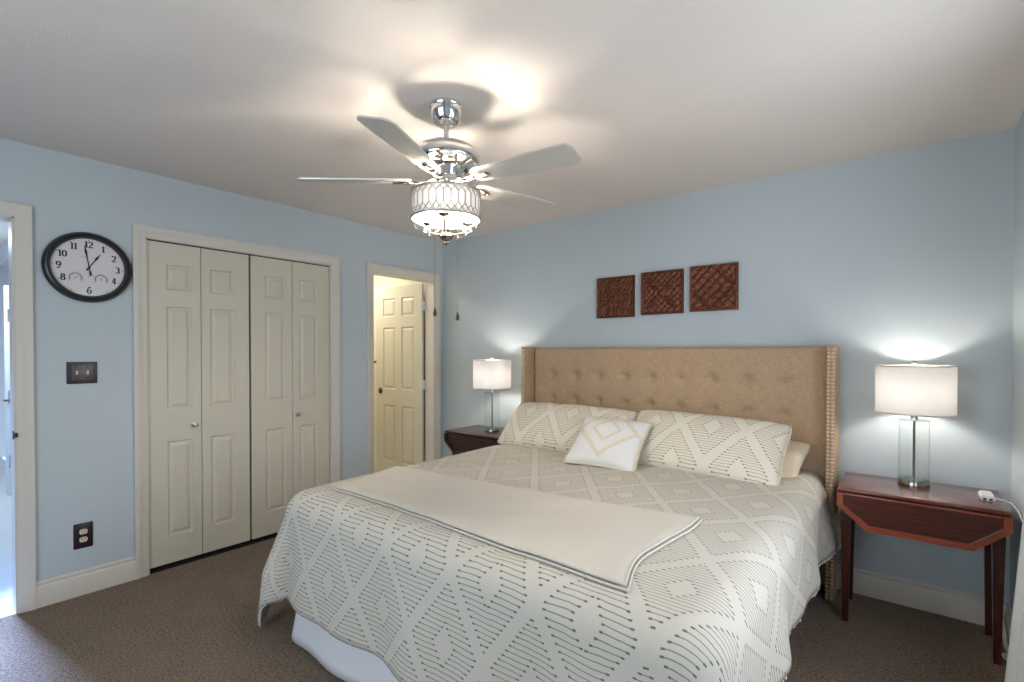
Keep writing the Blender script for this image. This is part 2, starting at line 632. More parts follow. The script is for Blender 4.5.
def panel_leaf(bm, w, h, th, panels, rise=0.009):
    """a slab in local coords: y 0..w, z 0..h, faces at x=0 (front, +x) and x=-th, with raised panels"""
    ys = sorted({0, w} | {v for p in panels for v in (p[0], p[1])})
    zs = sorted({0, h} | {v for p in panels for v in (p[2], p[3])})

    def is_panel(a, b, c, d):
        return any(abs(p[0] - a) < 1e-6 and abs(p[1] - b) < 1e-6 and abs(p[2] - c) < 1e-6 and abs(p[3] - d) < 1e-6 for p in panels)

    def inside(a, b, c, d):
        for p in panels:
            if p[0] - 1e-6 <= a and b <= p[1] + 1e-6 and p[2] - 1e-6 <= c and d <= p[3] + 1e-6:
                return p
        return None
    for side, x in ((1, 0.0), (-1, -th)):
        done = set()
        for a, b in zip(ys, ys[1:]):
            for c, d in zip(zs, zs[1:]):
                p = inside(a, b, c, d)
                if p:
                    if p in done:
                        continue
                    done.add(p)
                    A, B, C, D = p
                    rings = []
                    for ins, dx in ((0, 0), (0.006, -0.009), (0.013, -0.010), (0.034, -0.002), (0.038, -0.002)):
                        ins = min(ins, (B - A) * 0.42)
                        xx = x + side * dx
                        rings.append([bm.verts.new(v) for v in ((xx, A + ins, C + ins), (xx, B - ins, C + ins), (xx, B - ins, D - ins), (xx, A + ins, D - ins))])
                    for r0, r1 in zip(rings, rings[1:]):
                        for k in range(4):
                            bm.faces.new((r0[k], r0[(k + 1) % 4], r1[(k + 1) % 4], r1[k]))
                    bm.faces.new(rings[-1])
                else:
                    bm.faces.new([bm.verts.new(v) for v in ((x, a, c), (x, b, c), (x, b, d), (x, a, d))])
    for q in (((0, 0, 0), (-th, 0, 0), (-th, 0, h), (0, 0, h)), ((0, w, 0), (0, w, h), (-th, w, h), (-th, w, 0)),
              ((0, 0, 0), (0, w, 0), (-th, w, 0), (-th, 0, 0)), ((0, 0, h), (-th, 0, h), (-th, w, h), (0, w, h))):
        bm.faces.new([bm.verts.new(v) for v in q])
    bmesh.ops.remove_doubles(bm, verts=bm.verts[:], dist=1e-5)
    return bm


def knob(parent, x, y, z, mat='nickel', s=1.0, axis='x', sgn=1):
    bm = NB()
    lathe(bm, [(0, 0), (0.017 * s, 0), (0.017 * s, 0.003), (0.007 * s, 0.006), (0.006 * s, 0.016), (0.014 * s, 0.022), (0.016 * s, 0.028), (0.012 * s, 0.034), (0, 0.036)], n=20)
    rot = Matrix.Rotation(PI / 2 * sgn, 4, 'Y') if axis == 'x' else Matrix.Rotation(-PI / 2 * sgn, 4, 'X')
    bmesh.ops.transform(bm, matrix=Matrix.Translation((x, y, z)) @ rot, verts=bm.verts[:])
    return obj('knob', bm, mat, parent)


# closet bifold doors
LZ0, LZ1 = 0.03, 2.034
LH = LZ1 - LZ0


def bifold(name, y0, y1, ymid, label, knob_y, knob_leaf):
    root = empty(name, (-0.010, y0, LZ0), label, 'closet door', kind='structure')
    for k, (a, b) in enumerate(((y0, ymid), (ymid, y1))):
        w = b - a - 0.004
        m0, m1 = (0.098, 0.052) if k == 0 else (0.052, 0.098)
        ps = [(m0, w - m1, 0.17, 0.765), (m0, w - m1, 0.965, 1.61), (m0, w - m1, 1.715, 1.872)]
        bm = panel_leaf(NB(), w, LH, 0.028, ps)
        lf = obj('door_leaf', bm, 'door', root, True, 20)
        lf.location = (0, a - y0 + 0.002, 0)
        if k == knob_leaf:
            knob(lf, 0.0, knob_y - a, 0.885 - LZ0, 'nickel', 0.95)
    return root


bifold('door_1', -2.428, -1.834, -2.136, 'left cream bifold closet door with raised panels, near the clock', -2.183, 0)
bifold('door_2', -1.824, -1.222, -1.524, 'right cream bifold closet door with raised panels, behind the bed', -1.485, 1)
bm = NB()
box(bm, -0.70, -0.68, CLO[0] - 0.1, CLO[1] + 0.1, 0, H)
box(bm, -0.70, -0.12, CLO[0] - 0.12, CLO[0] - 0.1, 0, H)
box(bm, -0.70, -0.12, CLO[1] + 0.1, CLO[1] + 0.12, 0, H)
box(bm, -0.70, -0.001, CLO[0] - 0.1, CLO[1] + 0.1, -0.03, 0)
box(bm, -0.70, -0.12, CLO[0] - 0.1, CLO[1] + 0.1, H, H + 0.03)
struct('wall_closet', bm, 'dark_gap', 'dark closet interior behind the bifold doors', 'wall')
bm = box(NB(), -0.05, -0.014, CLO[0] + 0.009, CLO[1] - 0.009, 2.035, 2.041)
struct('trim_4', bm, 'dark_gap', 'dark track gap along the top of the closet doors', 'door track')

# bathroom behind its door
bm = NB()
box(bm, -2.3, -0.12, -0.02, 0.02, 0, H)
box(bm, -2.34, -2.3, -1.06, 0.02, 0, H)
box(bm, -2.3, -0.12, -1.10, -1.06, 0, H)
struct('wall_bathroom', bm, 'bath_wall', 'warm cream bathroom walls seen through the door', 'wall')
bm = box(NB(), -2.3, -0.12, -1.06, -0.02, H, H + 0.03)
struct('ceiling_bathroom', bm, 'bath_wall', 'bathroom ceiling above the open door', 'ceiling')
bm = box(NB(), -2.3, -0.001, -1.06, -0.02, -0.03, 0.001)
struct('floor_bathroom', bm, 'tile_floor', 'pale bathroom floor behind the open door', 'floor')
bm = NB()
base_run(bm, 'x', -0.02, -1, -2.3, -0.13)
struct('baseboard_bathroom', bm, 'trim', 'cream baseboard in the bathroom', 'baseboard', True)

root = empty('door_3', (-0.135, -0.148, 0.012), 'open cream six panel bathroom door with brass knob', 'door', kind='structure', rz=0)
bdw = 0.70
cols = ((0.115, 0.30), (0.40, 0.585))
rows = ((0.20, 0.79), (0.96, 1.60), (1.71, 1.90))
ps = [(a, b, c, d) for a, b in cols for c, d in rows]
bm = panel_leaf(NB(), bdw, 2.02, 0.024, ps)
# local y runs from hinge outwards; swing so the slab points into the bathroom
sw = Matrix.Rotation(math.radians(87.5), 4, 'Z')
bmesh.ops.transform(bm, matrix=sw, verts=bm.verts[:])
mir = Matrix.Diagonal((1, -1, 1, 1))
bmesh.ops.transform(bm, matrix=mir, verts=bm.verts[:])
obj('door_leaf', bm, 'door', root, True, 20)
for s in (1,):
    kb = knob(root, -0.63, -0.004, 0.935, 'bronze', 2.0, 'y', -1)
for z in (1.80, 1.02, 0.22):
    bm = NB()
    box(bm, -0.002, 0.014, 0.004, 0.034, z - 0.045, z + 0.045, 0.002)
    tube(bm, [(0.006, -0.010, z - 0.047), (0.006, -0.010, z + 0.047)], 0.006, 10)
    obj('hinge', bm, 'white_paint', root)
hk = empty('towel_hook', (-1.03, -0.02, 1.245), 'small dark hook on the bathroom wall behind the door', 'hook')
bm = NB()
lathe(bm, [(0, 0), (0.028, 0), (0.028, 0.006), (0.01, 0.010), (0.009, 0.05), (0.022, 0.056), (0.022, 0.068), (0, 0.07)], n=18)
bmesh.ops.transform(bm, matrix=Matrix.Rotation(PI / 2, 4, 'X'), verts=bm.verts[:])
obj('hook', bm, 'black', hk)

# hall beyond the left doorway
bm = NB()
box(bm, -5.5, -5.46, -4.4, -1.5, 0, H)
box(bm, -5.46, -0.12, -4.44, -4.4, 0, H)
box(bm, -5.46, -3.10, -1.54, -1.5, 0, H)
box(bm, -3.14, -3.10, -2.66, -1.5, 0, H)
box(bm, -3.10, -0.12, -2.62, -2.58, 0, H)
struct('wall_hall', bm, 'white_paint', 'pale hallway walls beyond the left doorway', 'wall')
bm = box(NB(), -5.5, -0.12, -4.4, -1.5, H, H + 0.03)
struct('ceiling_hall', bm, 'ceil', 'textured hallway ceiling beyond the left doorway', 'ceiling')
bm = box(NB(), -5.5, -0.001, -4.4, -2.56, -0.03, 0.001)
struct('floor_hall', bm, 'tile_floor', 'pale shiny hallway floor beyond the left doorway', 'floor')
d4 = empty('door_4', (-3.02, -2.70, 0), 'white hall door jamb with hinges seen through the left doorway', 'door', kind='structure')
bm = NB()
box(bm, -0.06, 0.02, -0.05, 0.08, 0, 1.98, 0.004)
obj('jamb', bm, 'white_paint', d4)
for z in (1.70, 0.93, 0.32):
    bm = NB()
    box(bm, 0.02, 0.024, -0.035, 0.035, z - 0.06, z + 0.06, 0.001)
    hg = obj('hinge', bm, 'nickel', d4)
    bm = NB()
    for dy in (-0.018, 0.018):
        for dz in (-0.04, 0.04):
            ball(bm, (0.025, dy, z + dz), 0.007, 8, 5)
    obj('screw', bm, 'plate_dark', hg)
bm = NB()
tube(bm, [(0.03, -0.06, 0.90), (0.06, -0.06, 0.90), (0.07, -0.02, 0.90), (0.07, 0.06, 0.90)], 0.010, 8)
lathe(bm, [(0, 0), (0.026, 0), (0.026, 0.008), (0, 0.01)], n=16)
obj('lever_handle', bm, 'steel', d4)
bm = NB()
prism(bm, [(0, 2.44), (0.09, 2.44), (0.085, 2.42), (0.02, 2.35), (0.012, 2.32), (0, 2.32)], lambda p: (-5.46, -2.66 - p[0] * 0.5, p[1]), lambda p: (-3.10, -2.66 - p[0] * 0.5, p[1]))
struct('trim_5', bm, 'white_paint', 'white crown moulding in the hallway', 'trim', True)
bm = box(NB(), -0.020, 0.0125, HALL[1] + 0.0005, HALL[1] + 0.0035, 0.905, 0.948, 0.0008)
bmesh.ops.translate(bm, vec=(0, -0.012, 0), verts=bm.verts[:])
box(bm, 0.0, 0.020, HALL[1] - 0.010, HALL[1] + 0.006, 0.915, 0.938, 0.003)
tag(obj('strike_plate', bm, 'port'), 'small dark strike plate on the hall door jamb', 'strike plate')

# ------------------------------------------------------------------ bed
bed = empty('bed', (2.22, -1.15, 0), 'king bed with tan tufted wingback headboard and nailhead trim', 'bed')
BO = Vector((2.22, -1.15, 0))


def bobj(name, bm, mat, parent=None, **kw):
    bmesh.ops.translate(bm, vec=-BO, verts=bm.verts[:])
    return obj(name, bm, mat, parent or bed, **kw)


HX0, HX1 = 1.155, 3.290
HZ = 1.392
BT = [1.377, 1.584, 1.792, 2.000, 2.196, 2.402, 2.614, 2.822, 3.028]
BTZ = [1.182, 0.985, 0.788]
# tufted front panel: a dense grid with dimples at the buttons
nx, nz = 150, 66
X0, X1, Z0 = HX0 + 0.036, HX1 - 0.036, 0.45


def hb_y(x, z):
    y = -0.106
    for bz in BTZ:
        for bx in BT:
            r2 = ((x - bx) ** 2 + (z - bz) ** 2)
            if r2 < 0.02:
                y += 0.026 * math.exp(-r2 / 0.0007) + 0.012 * math.exp(-r2 / 0.005)
                # little pull creases
                y += 0.006 * math.exp(-abs(z - bz) / 0.008) * math.exp(-((x - bx) / 0.05) ** 2)
    e = min(x - X0, X1 - x, HZ - z)
    if e < 0.03:
        y += 0.028 * (1 - max(e, 0) / 0.03) ** 2
    return y


bm = NB()
grid = [[bm.verts.new((X0 + (X1 - X0) * i / nx, 0, Z0 + (HZ - Z0) * j / nz)) for i in range(nx + 1)] for j in range(nz + 1)]
for row in grid:
    for v in row:
        v.co.y = hb_y(v.co.x, v.co.z)
for j in range(nz):
    for i in range(nx):
        bm.faces.new((grid[j][i], grid[j][i + 1], grid[j + 1][i + 1], grid[j + 1][i]))
rim = [grid[0][i] for i in range(nx + 1)] + [grid[j][nx] for j in range(1, nz + 1)] + [grid[nz][i] for i in range(nx - 1, -1, -1)] + [grid[j][0] for j in range(nz - 1, 0, -1)]
bk = [bm.verts.new((v.co.x, -0.025, v.co.z)) for v in rim]
for k in range(len(rim)):
    q = (k + 1) % len(rim)
    bm.faces.new((rim[k], bk[k], bk[q], rim[q]))
bm.faces.new(bk)
hb = bobj('headboard', bm, 'linen', angle=60)
for bz in BTZ[:2]:
    for bx in BT:
        bm = NB()
        y = hb_y(bx, bz)
        ball(bm, (bx, y - 0.001, bz), 0.0135, 14, 8)
        bmesh.ops.scale(bm, vec=(1, 0.45, 1), space=Matrix.Translation((-bx, -y, -bz)), verts=bm.verts[:])
        bmesh.ops.translate(bm, vec=-BO, verts=bm.verts[:])
        o = obj('button', bm, 'linen_button', hb)
for sx, xa, xb in ((-1, HX0, HX0 + 0.037), (1, HX1 - 0.042, HX1)):
    bm = box(NB(), xa, xb, -0.226, -0.022, 0.0, HZ + 0.008, 0.010, 3)
    wg = bobj('wing', bm, 'linen')
    bm = NB()
    for xx in (xa + 0.010, xb - 0.010):
        z = 0.02
        while z < HZ:
            ball(bm, (xx, -0.2265, z), 0.0085, 8, 5)
            z += 0.0205
    bmesh.ops.translate(bm, vec=-BO, verts=bm.verts[:])
    tag(obj('nailhead_trim', bm, 'nail', wg), 'pewter nailhead trim')
bm = NB()
box(bm, HX0 + 0.09, 3.10, -2.12, -0.24, 0.14, 0.30, 0.012)
bobj('side_rail', bm, 'linen')
for x in (1.30, 3.06):
    for y in (-2.02, -0.5):
        bm = box(NB(), x - 0.03, x + 0.03, y - 0.03, y + 0.03, 0, 0.14, 0.004)
        bobj('leg', bm, 'leg_dark')
bm = box(NB(), 1.25, 3.18, -2.12, -0.13, 0.30, 0.63, 0.06, 4)
bobj('mattress', bm, 'white_cloth')

# bed skirt
def skirt_path(inset, n=90):
    x0, x1, yf, yh, r = 1.262 + inset, 3.09 - inset, -2.19 + inset, -0.3, 0.16
    pts = []
    pts.append((x0, yh))
    k = 40
    for i in range(k):
        pts.append((x0, yh + (yf + r - yh) * (i + 1) / k))
    for i in range(1, 13):
        a = PI + (PI / 2) * i / 12
        pts.append((x0 + r + r * math.cos(a), yf + r + r * math.sin(a)))
    for i in range(k):
        pts.append((x0 + r + (x1 - r - x0 - r) * (i + 1) / k, yf))
    for i in range(1, 13):
        a = -PI / 2 + (PI / 2) * i / 12
        pts.append((x1 - r + r * math.cos(a), yf + r + r * math.sin(a)))
    for i in range(k):
        pts.append((x1, yf + r + (yh - yf - r) * (i + 1) / k))
    return pts


bm = NB()
P = skirt_path(0.0)
rows_ = []
nzs = 12
for j in range(nzs + 1):
    f = j / nzs
    z = 0.42 * (1 - f) + 0.012 * f
    row = []
    for i, (x, y) in enumerate(P):
        a = P[max(i - 1, 0)]
        b = P[min(i + 1, len(P) - 1)]
        tx, ty = b[0] - a[0], b[1] - a[1]
        L = math.hypot(tx, ty) or 1
        nxx, nyy = ty / L, -tx / L
        if (x + nxx * 0.1 - 2.2) ** 2 + (y + nyy * 0.1 + 1.1) ** 2 < (x - 2.2) ** 2 + (y + 1.1) ** 2:
            nxx, nyy = -nxx, -nyy
        out = 0.05 * f ** 1.5 * (1.0 if x < 2.9 else 0.1)
        o_ = out + 0.008 * f * math.sin(i * 0.55) + 0.006 * f * math.sin(i * 0.23 + 1)
        row.append(bm.verts.new((x + nxx * o_, y + nyy * o_, z)))
    rows_.append(row)
for a, b in zip(rows_, rows_[1:]):
    for i in range(len(P) - 1):
        bm.faces.new((a[i], a[i + 1], b[i + 1], b[i]))
sk = tag(obj('bed_skirt', bm, 'white_cloth', angle=80), 'plain white bed skirt hanging below the patterned comforter to the carpet', 'bed skirt')
md = sk.modifiers.new('thick', 'SOLIDIFY')
md.thickness = 0.004

# comforter
CXM, W0, RR, TOP = 2.215, 0.925, 0.105, 0.668
YH, B0 = -0.115, 1.985
DL, DR, DF = 0.60, 0.40, 0.55


def comforter(a, b):
    ca = max(-W0, min(W0, a))
    cb = min(B0, b)
    ea, eb = a - ca, b - cb
    d = math.hypot(ea, eb)
    px, py = CXM + ca, YH - cb
    puff = 0.010 * (noise.noise((a * 2.1, b * 2.1, 3.1))) + 0.004 * noise.noise((a * 7, b * 7, 1.7))
    if d < 1e-7:
        return Vector((px, py, TOP + puff))
    n_ = Vector((ea / d, -eb / d))
    arc = RR * PI / 2
    if d < arc:
        ph = d / RR
        hor, dn = RR * math.sin(ph), RR * (1 - math.cos(ph))
    else:
        h = d - arc
        hor, dn = RR + 0.10 * h, RR + h * 0.985
        g = min(1.0, h / 0.28)
        cf = 0.0
        if eb > 1e-6 and abs(ea) > 1e-6:
            th = math.atan2(abs(ea), eb)      # 0 at the foot side, pi/2 at the long side
            cf = math.sin(2 * th) ** 2
            hor += g * (0.105 * cf + 0.030 * math.sin(6 * th) * math.sin(2 * th))
        s = (b if abs(ea) > 0 else 0) + (a if eb > 0 else 0)
        hor += (1 - cf) * g * (0.016 * math.sin(s * 9.0 + 0.6) + 0.010 * math.sin(s * 17 + 2))
        if ea < 0 and eb <= 0:                # tucked in beside the left nightstand
            kk = 1 - 0.9 * math.exp(-(b / 0.55) ** 4)
            hor = RR + (hor - RR) * kk
        if a > 0 and ea > 0 and eb <= 0:      # right flank kicks out by the headboard
            hor += g * 0.05 * math.exp(-(b / 0.35) ** 2)
    k = 1.0 if d < arc else 0.6
    return Vector((px + n_.x * hor, py + n_.y * hor, max(TOP - dn + puff * k, 0.022)))


def cloth_grid(fn, a0, a1, b0, b1, step):
    bm = NB()
    uvl = bm.loops.layers.uv.new('UVMap')
    na, nb = int(round((a1 - a0) / step)), int(round((b1 - b0) / step))
    vs = [[bm.verts.new(fn(a0 + (a1 - a0) * i / na, b0 + (b1 - b0) * j / nb)) for i in range(na + 1)] for j in range(nb + 1)]
    for j in range(nb):
        for i in range(na):
            ids = ((i, j), (i, j + 1), (i + 1, j + 1), (i + 1, j))
            f = bm.faces.new([vs[q][p] for p, q in ids])
            for lp, (p, q) in zip(f.loops, ids):
                lp[uvl].uv = (a0 + (a1 - a0) * p / na, b0 + (b1 - b0) * q / nb)
    return bm


bm = cloth_grid(comforter, -(W0 + DL), W0 + DR, 0.0, B0 + DF, 0.02)
cf_ = tag(obj('comforter', bm, 'quilt', angle=180), 'white tufted comforter with brown stitched diamond pattern spread over the bed', 'comforter')
md = cf_.modifiers.new('thick', 'SOLIDIFY')
md.thickness = 0.012
md.offset = 1.0
bm = NB()
bb = 0.0
while bb < B0 + DF:
    p = comforter(W0 + DR, bb)
    q = comforter(W0 + DR - 0.02, bb)
    dd = (p - q).normalized()
    j = Vector((random.uniform(-.003, .003), random.uniform(-.004, .004), 0))
    tube(bm, [p, p + dd * 0.012 + j], 0.0035, 5)
    ball(bm, p + dd * 0.015 + j, 0.006, 6, 4)
    bb += 0.022
aa = -(W0 + DL)
while aa < W0 + DR:
    p = comforter(aa, B0 + DF)
    tube(bm, [p + Vector((0, 0, 0.004)), p + Vector((random.uniform(-.003, .003), -0.003, -0.008))], 0.003, 5)
    aa += 0.022
tag(obj('fringe', bm, 'white_cloth', cf_), 'short white tufted fringe along the hem', None, None, 'stuff')

# folded throw across the foot
TC = [Vector((1.415, -2.045)), Vector((2.965, -2.075)), Vector((2.945, -1.40)), Vector((1.295, -1.585))]


def throw_xy(u, v):
    lo = TC[0].lerp(TC[1], u)
    hi = TC[3].lerp(TC[2], u)
    p = lo.lerp(hi, v)
    # the right end is pulled a little, so its edge bows inwards
    bow = (-0.035 * math.sin(PI * v) - 0.02 * math.sin(2 * PI * v)) * u ** 6
    return p + Vector((bow, 0.012 * math.sin(u * 5) * (1 - v)))


def surf_z(x, y):
    return comforter(x - CXM, YH - y).z + 0.013


thr = empty('throw_blanket', (2.2, -1.8, 0.69), 'plain ivory folded throw laid across the foot of the comforter', 'blanket')
TO = Vector((2.2, -1.8, 0.69))


def throw_layer(name, z0, th, grow, mat):
    bm = NB()
    nu, nv = 80, 36
    prof = []
    top = []
    for j in range(nv + 1):
        row = []
        for i in range(nu + 1):
            u = -grow + (1 + 2 * grow) * i / nu
            v = -grow * 2 + (1 + 4 * grow) * j / nv
            p = throw_xy(u, v)
            e = min(i, nu - i, (j) * 1.0, (nv - j) * 1.0)
            dz = z0 + th - (th * 0.45 if e < 0.5 else 0)
            row.append(bm.verts.new(Vector((p.x, p.y, surf_z(p.x, p.y) + dz + 0.002 * noise.noise((p.x * 6, p.y * 6, z0 * 50)))) - TO))
        top.append(row)
    for j in range(nv):
        for i in range(nu):
            bm.faces.new((top[j][i], top[j][i + 1], top[j + 1][i + 1], top[j + 1][i]))
    rim = [top[0][i] for i in range(nu + 1)] + [top[j][nu] for j in range(1, nv + 1)] + [top[nv][i] for i in range(nu - 1, -1, -1)] + [top[j][0] for j in range(nv - 1, 0, -1)]
    bk = [bm.verts.new(v.co - Vector((0, 0, th * 0.55))) for v in rim]
    for k in range(len(rim)):
        q = (k + 1) % len(rim)
        bm.faces.new((rim[k], bk[k], bk[q], rim[q]))
    o = obj(name, bm, mat, thr, angle=60)
    return o


throw_layer('lower_fold', 0.000, 0.009, 0.006, 'throw')
throw_layer('upper_fold', 0.011, 0.011, 0.0, 'throw')
for dz, g in ((0.006, 0.0075), (0.017, 0.0015)):
    bm = NB()
    pts = []
    for i in range(61):
        u = -g + (1 + 2 * g) * i / 60
        p = throw_xy(u, -2 * g)
        pts.append(Vector((p.x, p.y, surf_z(p.x, p.y) + dz)) - TO)
    for i in range(1, 31):
        p = throw_xy(1 + g, -2 * g + (1 + 4 * g) * i / 30)
        pts.append(Vector((p.x, p.y, surf_z(p.x, p.y) + dz)) - TO)
    tube(bm, pts, 0.0042, 7)
    obj('piping', bm, 'piping', thr)


# pillows
def pillow_bm(w, h, t, pinch=0.10, nu=48, nv=32, wr=0.006, seed=0.0, flange=0.0):
    bm = NB()
    uvl = bm.loops.layers.uv.new('UVMap')

    def outline(u, v):
        # u,v in -1..1 ; edges bow inwards between pointed corners
        x = u * w / 2 * (1 - pinch * 0.5 * (1 - v * v) * abs(u) ** 3)
        z = v * h / 2 * (1 - pinch * (1 - u * u) * abs(v) ** 3 * 0.7)
        rc = (abs(u) * abs(v)) ** 6 * 0.045
        return x * (1 - rc), z * (1 - rc * 2.0)

    sides = []
    for sg in (-1, 1):
        rows = []
        for j in range(nv + 1):
            row = []
            for i in range(nu + 1):
                u, v = -1 + 2 * i / nu, -1 + 2 * j / nv
                x, z = outline(u, v)
                fu, fv = max(0.0, 1 - abs(u) ** 2.6), max(0.0, 1 - abs(v) ** 2.4)
                d = (fu ** 0.55) * (fv ** 0.55) * t / 2
                d += wr * noise.noise((x * 8 + seed, z * 8, sg * 3.0)) * min(1, fu * fv * 5)
                row.append((x, sg * d, z))
            rows.append(row)
        sides.append(rows)
    vmap = {}

    def vert(s, i, j):
        edge = i in (0, nu) or j in (0, nv)
        k = (0 if edge else s, i, j)
        if k not in vmap:
            vmap[k] = bm.verts.new(sides[s][j][i])
        return vmap[k]
    for s in (0, 1):
        for j in range(nv):
            for i in range(nu):
                ids = ((i, j), (i + 1, j), (i + 1, j + 1), (i, j + 1))
                f = bm.faces.new([vert(s, a, b) for a, b in ids])
                for lp, (a, b) in zip(f.loops, ids):
                    lp[uvl].uv = (sides[s][b][a][0], sides[s][b][a][2])
    return bm, outline


def place(o, loc, tilt, yaw=0.0, roll=0.0):
    o.rotation_mode = 'XYZ'
    m = Matrix.Translation(loc) @ Matrix.Rotation(yaw, 4, 'Z') @ Matrix.Rotation(-tilt, 4, 'X') @ Matrix.Rotation(roll, 4, 'Y')
    o.matrix_world = m


def edge_cord(outline, r, n=40):
    bm = NB()
    pts = []
    for (ua, va), (ub, vb) in (((-1, -1), (1, -1)), ((1, -1), (1, 1)), ((1, 1), (-1, 1)), ((-1, 1), (-1, -1))):
        for i in range(n):
            f = i / n
            x, z = outline(ua + (ub - ua) * f, va + (vb - va) * f)
            pts.append((x, 0, z))
    pts.append(pts[0])
    tube(bm, pts, r, 6)
    return bm


def sham(loc, w, h, tilt, yaw, label, seed, roll=0.0):
    bm, ol = pillow_bm(w, h, 0.21, 0.07, seed=seed)
    o = tag(obj('pillow_sham', bm, 'sham', angle=180), label, 'pillow', 'patterned shams against the headboard')
    obj('edge_trim', edge_cord(ol, 0.004), 'cord', o)
    place(o, loc, tilt, yaw, roll)
    return o


sham((1.70, -0.43, 0.815), 1.02, 0.43, math.radians(47), math.radians(0.5), 'cream tufted pillow sham on the side of the bed near the bathroom door', 0.0)
sham((2.645, -0.44, 0.815), 0.92, 0.44, math.radians(45), math.radians(-1.5), 'cream tufted pillow sham on the side of the bed near the white charger', 5.0, math.radians(1.5))
bm, ol = pillow_bm(0.88, 0.42, 0.15, 0.16, wr=0.016, seed=9.0)
o = tag(obj('pillow', bm, 'cream_cloth', angle=180), 'plain cream pillow peeking out behind the patterned sham', 'pillow')
place(o, (2.735, -0.262, 0.735), math.radians(50), math.radians(-2), math.radians(5))
bm, ol = pillow_bm(0.45, 0.40, 0.15, 0.16, wr=0.006, seed=12.0)
o = tag(obj('accent_cushion', bm, 'cushion', angle=180), 'small white square cushion with beige corded diamond in front of the shams', 'cushion')
ed = edge_cord(ol, 0.007)
for i in range(150):
    f = i / 150 * 4
    k = int(f)
    g = f - k
    (ua, va), (ub, vb) = (((-1, -1), (1, -1)), ((1, -1), (1, 1)), ((1, 1), (-1, 1)), ((-1, 1), (-1, -1)))[k]
    x, z = ol(ua + (ub - ua) * g, va + (vb - va) * g)
    L = math.hypot(x, z)
    tube(ed, [(x, 0, z), (x + x / L * 0.014 + random.uniform(-.004, .004), random.uniform(-.004, .004), z + z / L * 0.014)], 0.003, 4)
obj('fringe_trim', ed, 'cord', o)
place(o, (2.165, -0.665, 0.805), math.radians(50), math.radians(6), math.radians(2))


# ------------------------------------------------------------------ nightstands
def make_nightstand(label, mat_top, mat_leaf, mat_band):
    """drop leaf table; local origin on the floor below the top's centre, leaf towards -y"""
    root = empty('nightstand', (0, 0, 0), label, 'nightstand', 'drop leaf nightstands beside the bed')
    hw, y0, y1, zt = 0.305, -0.215, 0.20, 0.692
    bm = box(NB(), -hw, hw, y0, y1, zt - 0.020, zt, 0.005, 3)
    obj('tabletop', bm, mat_top, root)
    bm = NB()
    box(bm, -hw + 0.022, hw - 0.022, y0 + 0.075, y0 + 0.093, zt - 0.135, zt - 0.02, 0.002)
    box(bm, -hw + 0.022, hw - 0.022, y1 - 0.04, y1 - 0.022, zt - 0.135, zt - 0.02, 0.002)
    box(bm, -hw + 0.022, -hw + 0.04, y0 + 0.075, y1 - 0.022, zt - 0.135, zt - 0.02, 0.002)
    box(bm, hw - 0.04, hw - 0.022, y0 + 0.075, y1 - 0.022, zt - 0.135, zt - 0.02, 0.002)
    obj('apron', bm, mat_leaf, root)
    for sx in (-1, 1):
        for yy in (y0 + 0.098, y1 - 0.035):
            bm = NB()
            cx = sx * (hw - 0.030)
            loft(bm, [[(cx + a * s, yy + b * s, z) for a, b in ((-1, -1), (1, -1), (1, 1), (-1, 1))] for s, z in ((0.0125, 0), (0.0135, 0.10), (0.021, 0.55), (0.021, zt - 0.021))])
            bmesh.ops.bevel(bm, geom=[e for e in bm.edges if abs(e.verts[0].co.z - e.verts[1].co.z) > 0.01], offset=0.002, segments=2, affect='EDGES')
            obj('leg', bm, 'leg_dark', root)
    # leaf with clipped lower corners, hanging from the front edge
    lf = [(-hw, zt - 0.022), (-hw, zt - 0.085), (-hw + 0.118, zt - 0.190), (hw - 0.118, zt - 0.190), (hw, zt - 0.085), (hw, zt - 0.022)]
    bm = NB()
    prism(bm, lf, lambda p: (p[0], y0 + 0.002, p[1]), lambda p: (p[0], y0 + 0.020, p[1]))
    leaf = obj('drop_leaf', bm, mat_leaf, root, False)
    c = Vector((0, zt - 0.10))
    bnd = 0.026
    ins = [(-hw + bnd, zt - 0.022), (-hw + bnd, zt - 0.085 + bnd * 0.3), (-hw + 0.118 + bnd * 0.4, zt - 0.190 + bnd), (hw - 0.118 - bnd * 0.4, zt - 0.190 + bnd), (hw - bnd, zt - 0.085 + bnd * 0.3), (hw - bnd, zt - 0.022)]
    bm = NB()
    for k in range(5):
        quad = [lf[k], lf[k + 1], ins[k + 1], ins[k]]
        prism(bm, quad, lambda p: (p[0], y0 - 0.010, p[1]), lambda p: (p[0], y0 + 0.003, p[1]))
    obj('inlay_band', bm, mat_band, leaf, False)
    bm = NB()
    box(bm, -hw, hw, y0 - 0.003, y0 + 0.002, zt - 0.032, zt - 0.024, 0.001)
    obj('rule_joint', bm, mat_band, root)
    return root


ns = make_nightstand('reddish mahogany nightstand under the lamp and white charger', 'mahogany', 'mahogany_leaf', 'mahogany_band')
ns.location = (3.63, -0.27, 0)
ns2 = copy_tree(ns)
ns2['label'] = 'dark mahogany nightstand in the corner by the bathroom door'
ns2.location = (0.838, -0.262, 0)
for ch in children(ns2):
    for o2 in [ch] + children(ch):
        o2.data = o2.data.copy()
        o2.data.materials[0] = M['leg_dark'] if o2.name.startswith('leg') else M['mahogany_dark']


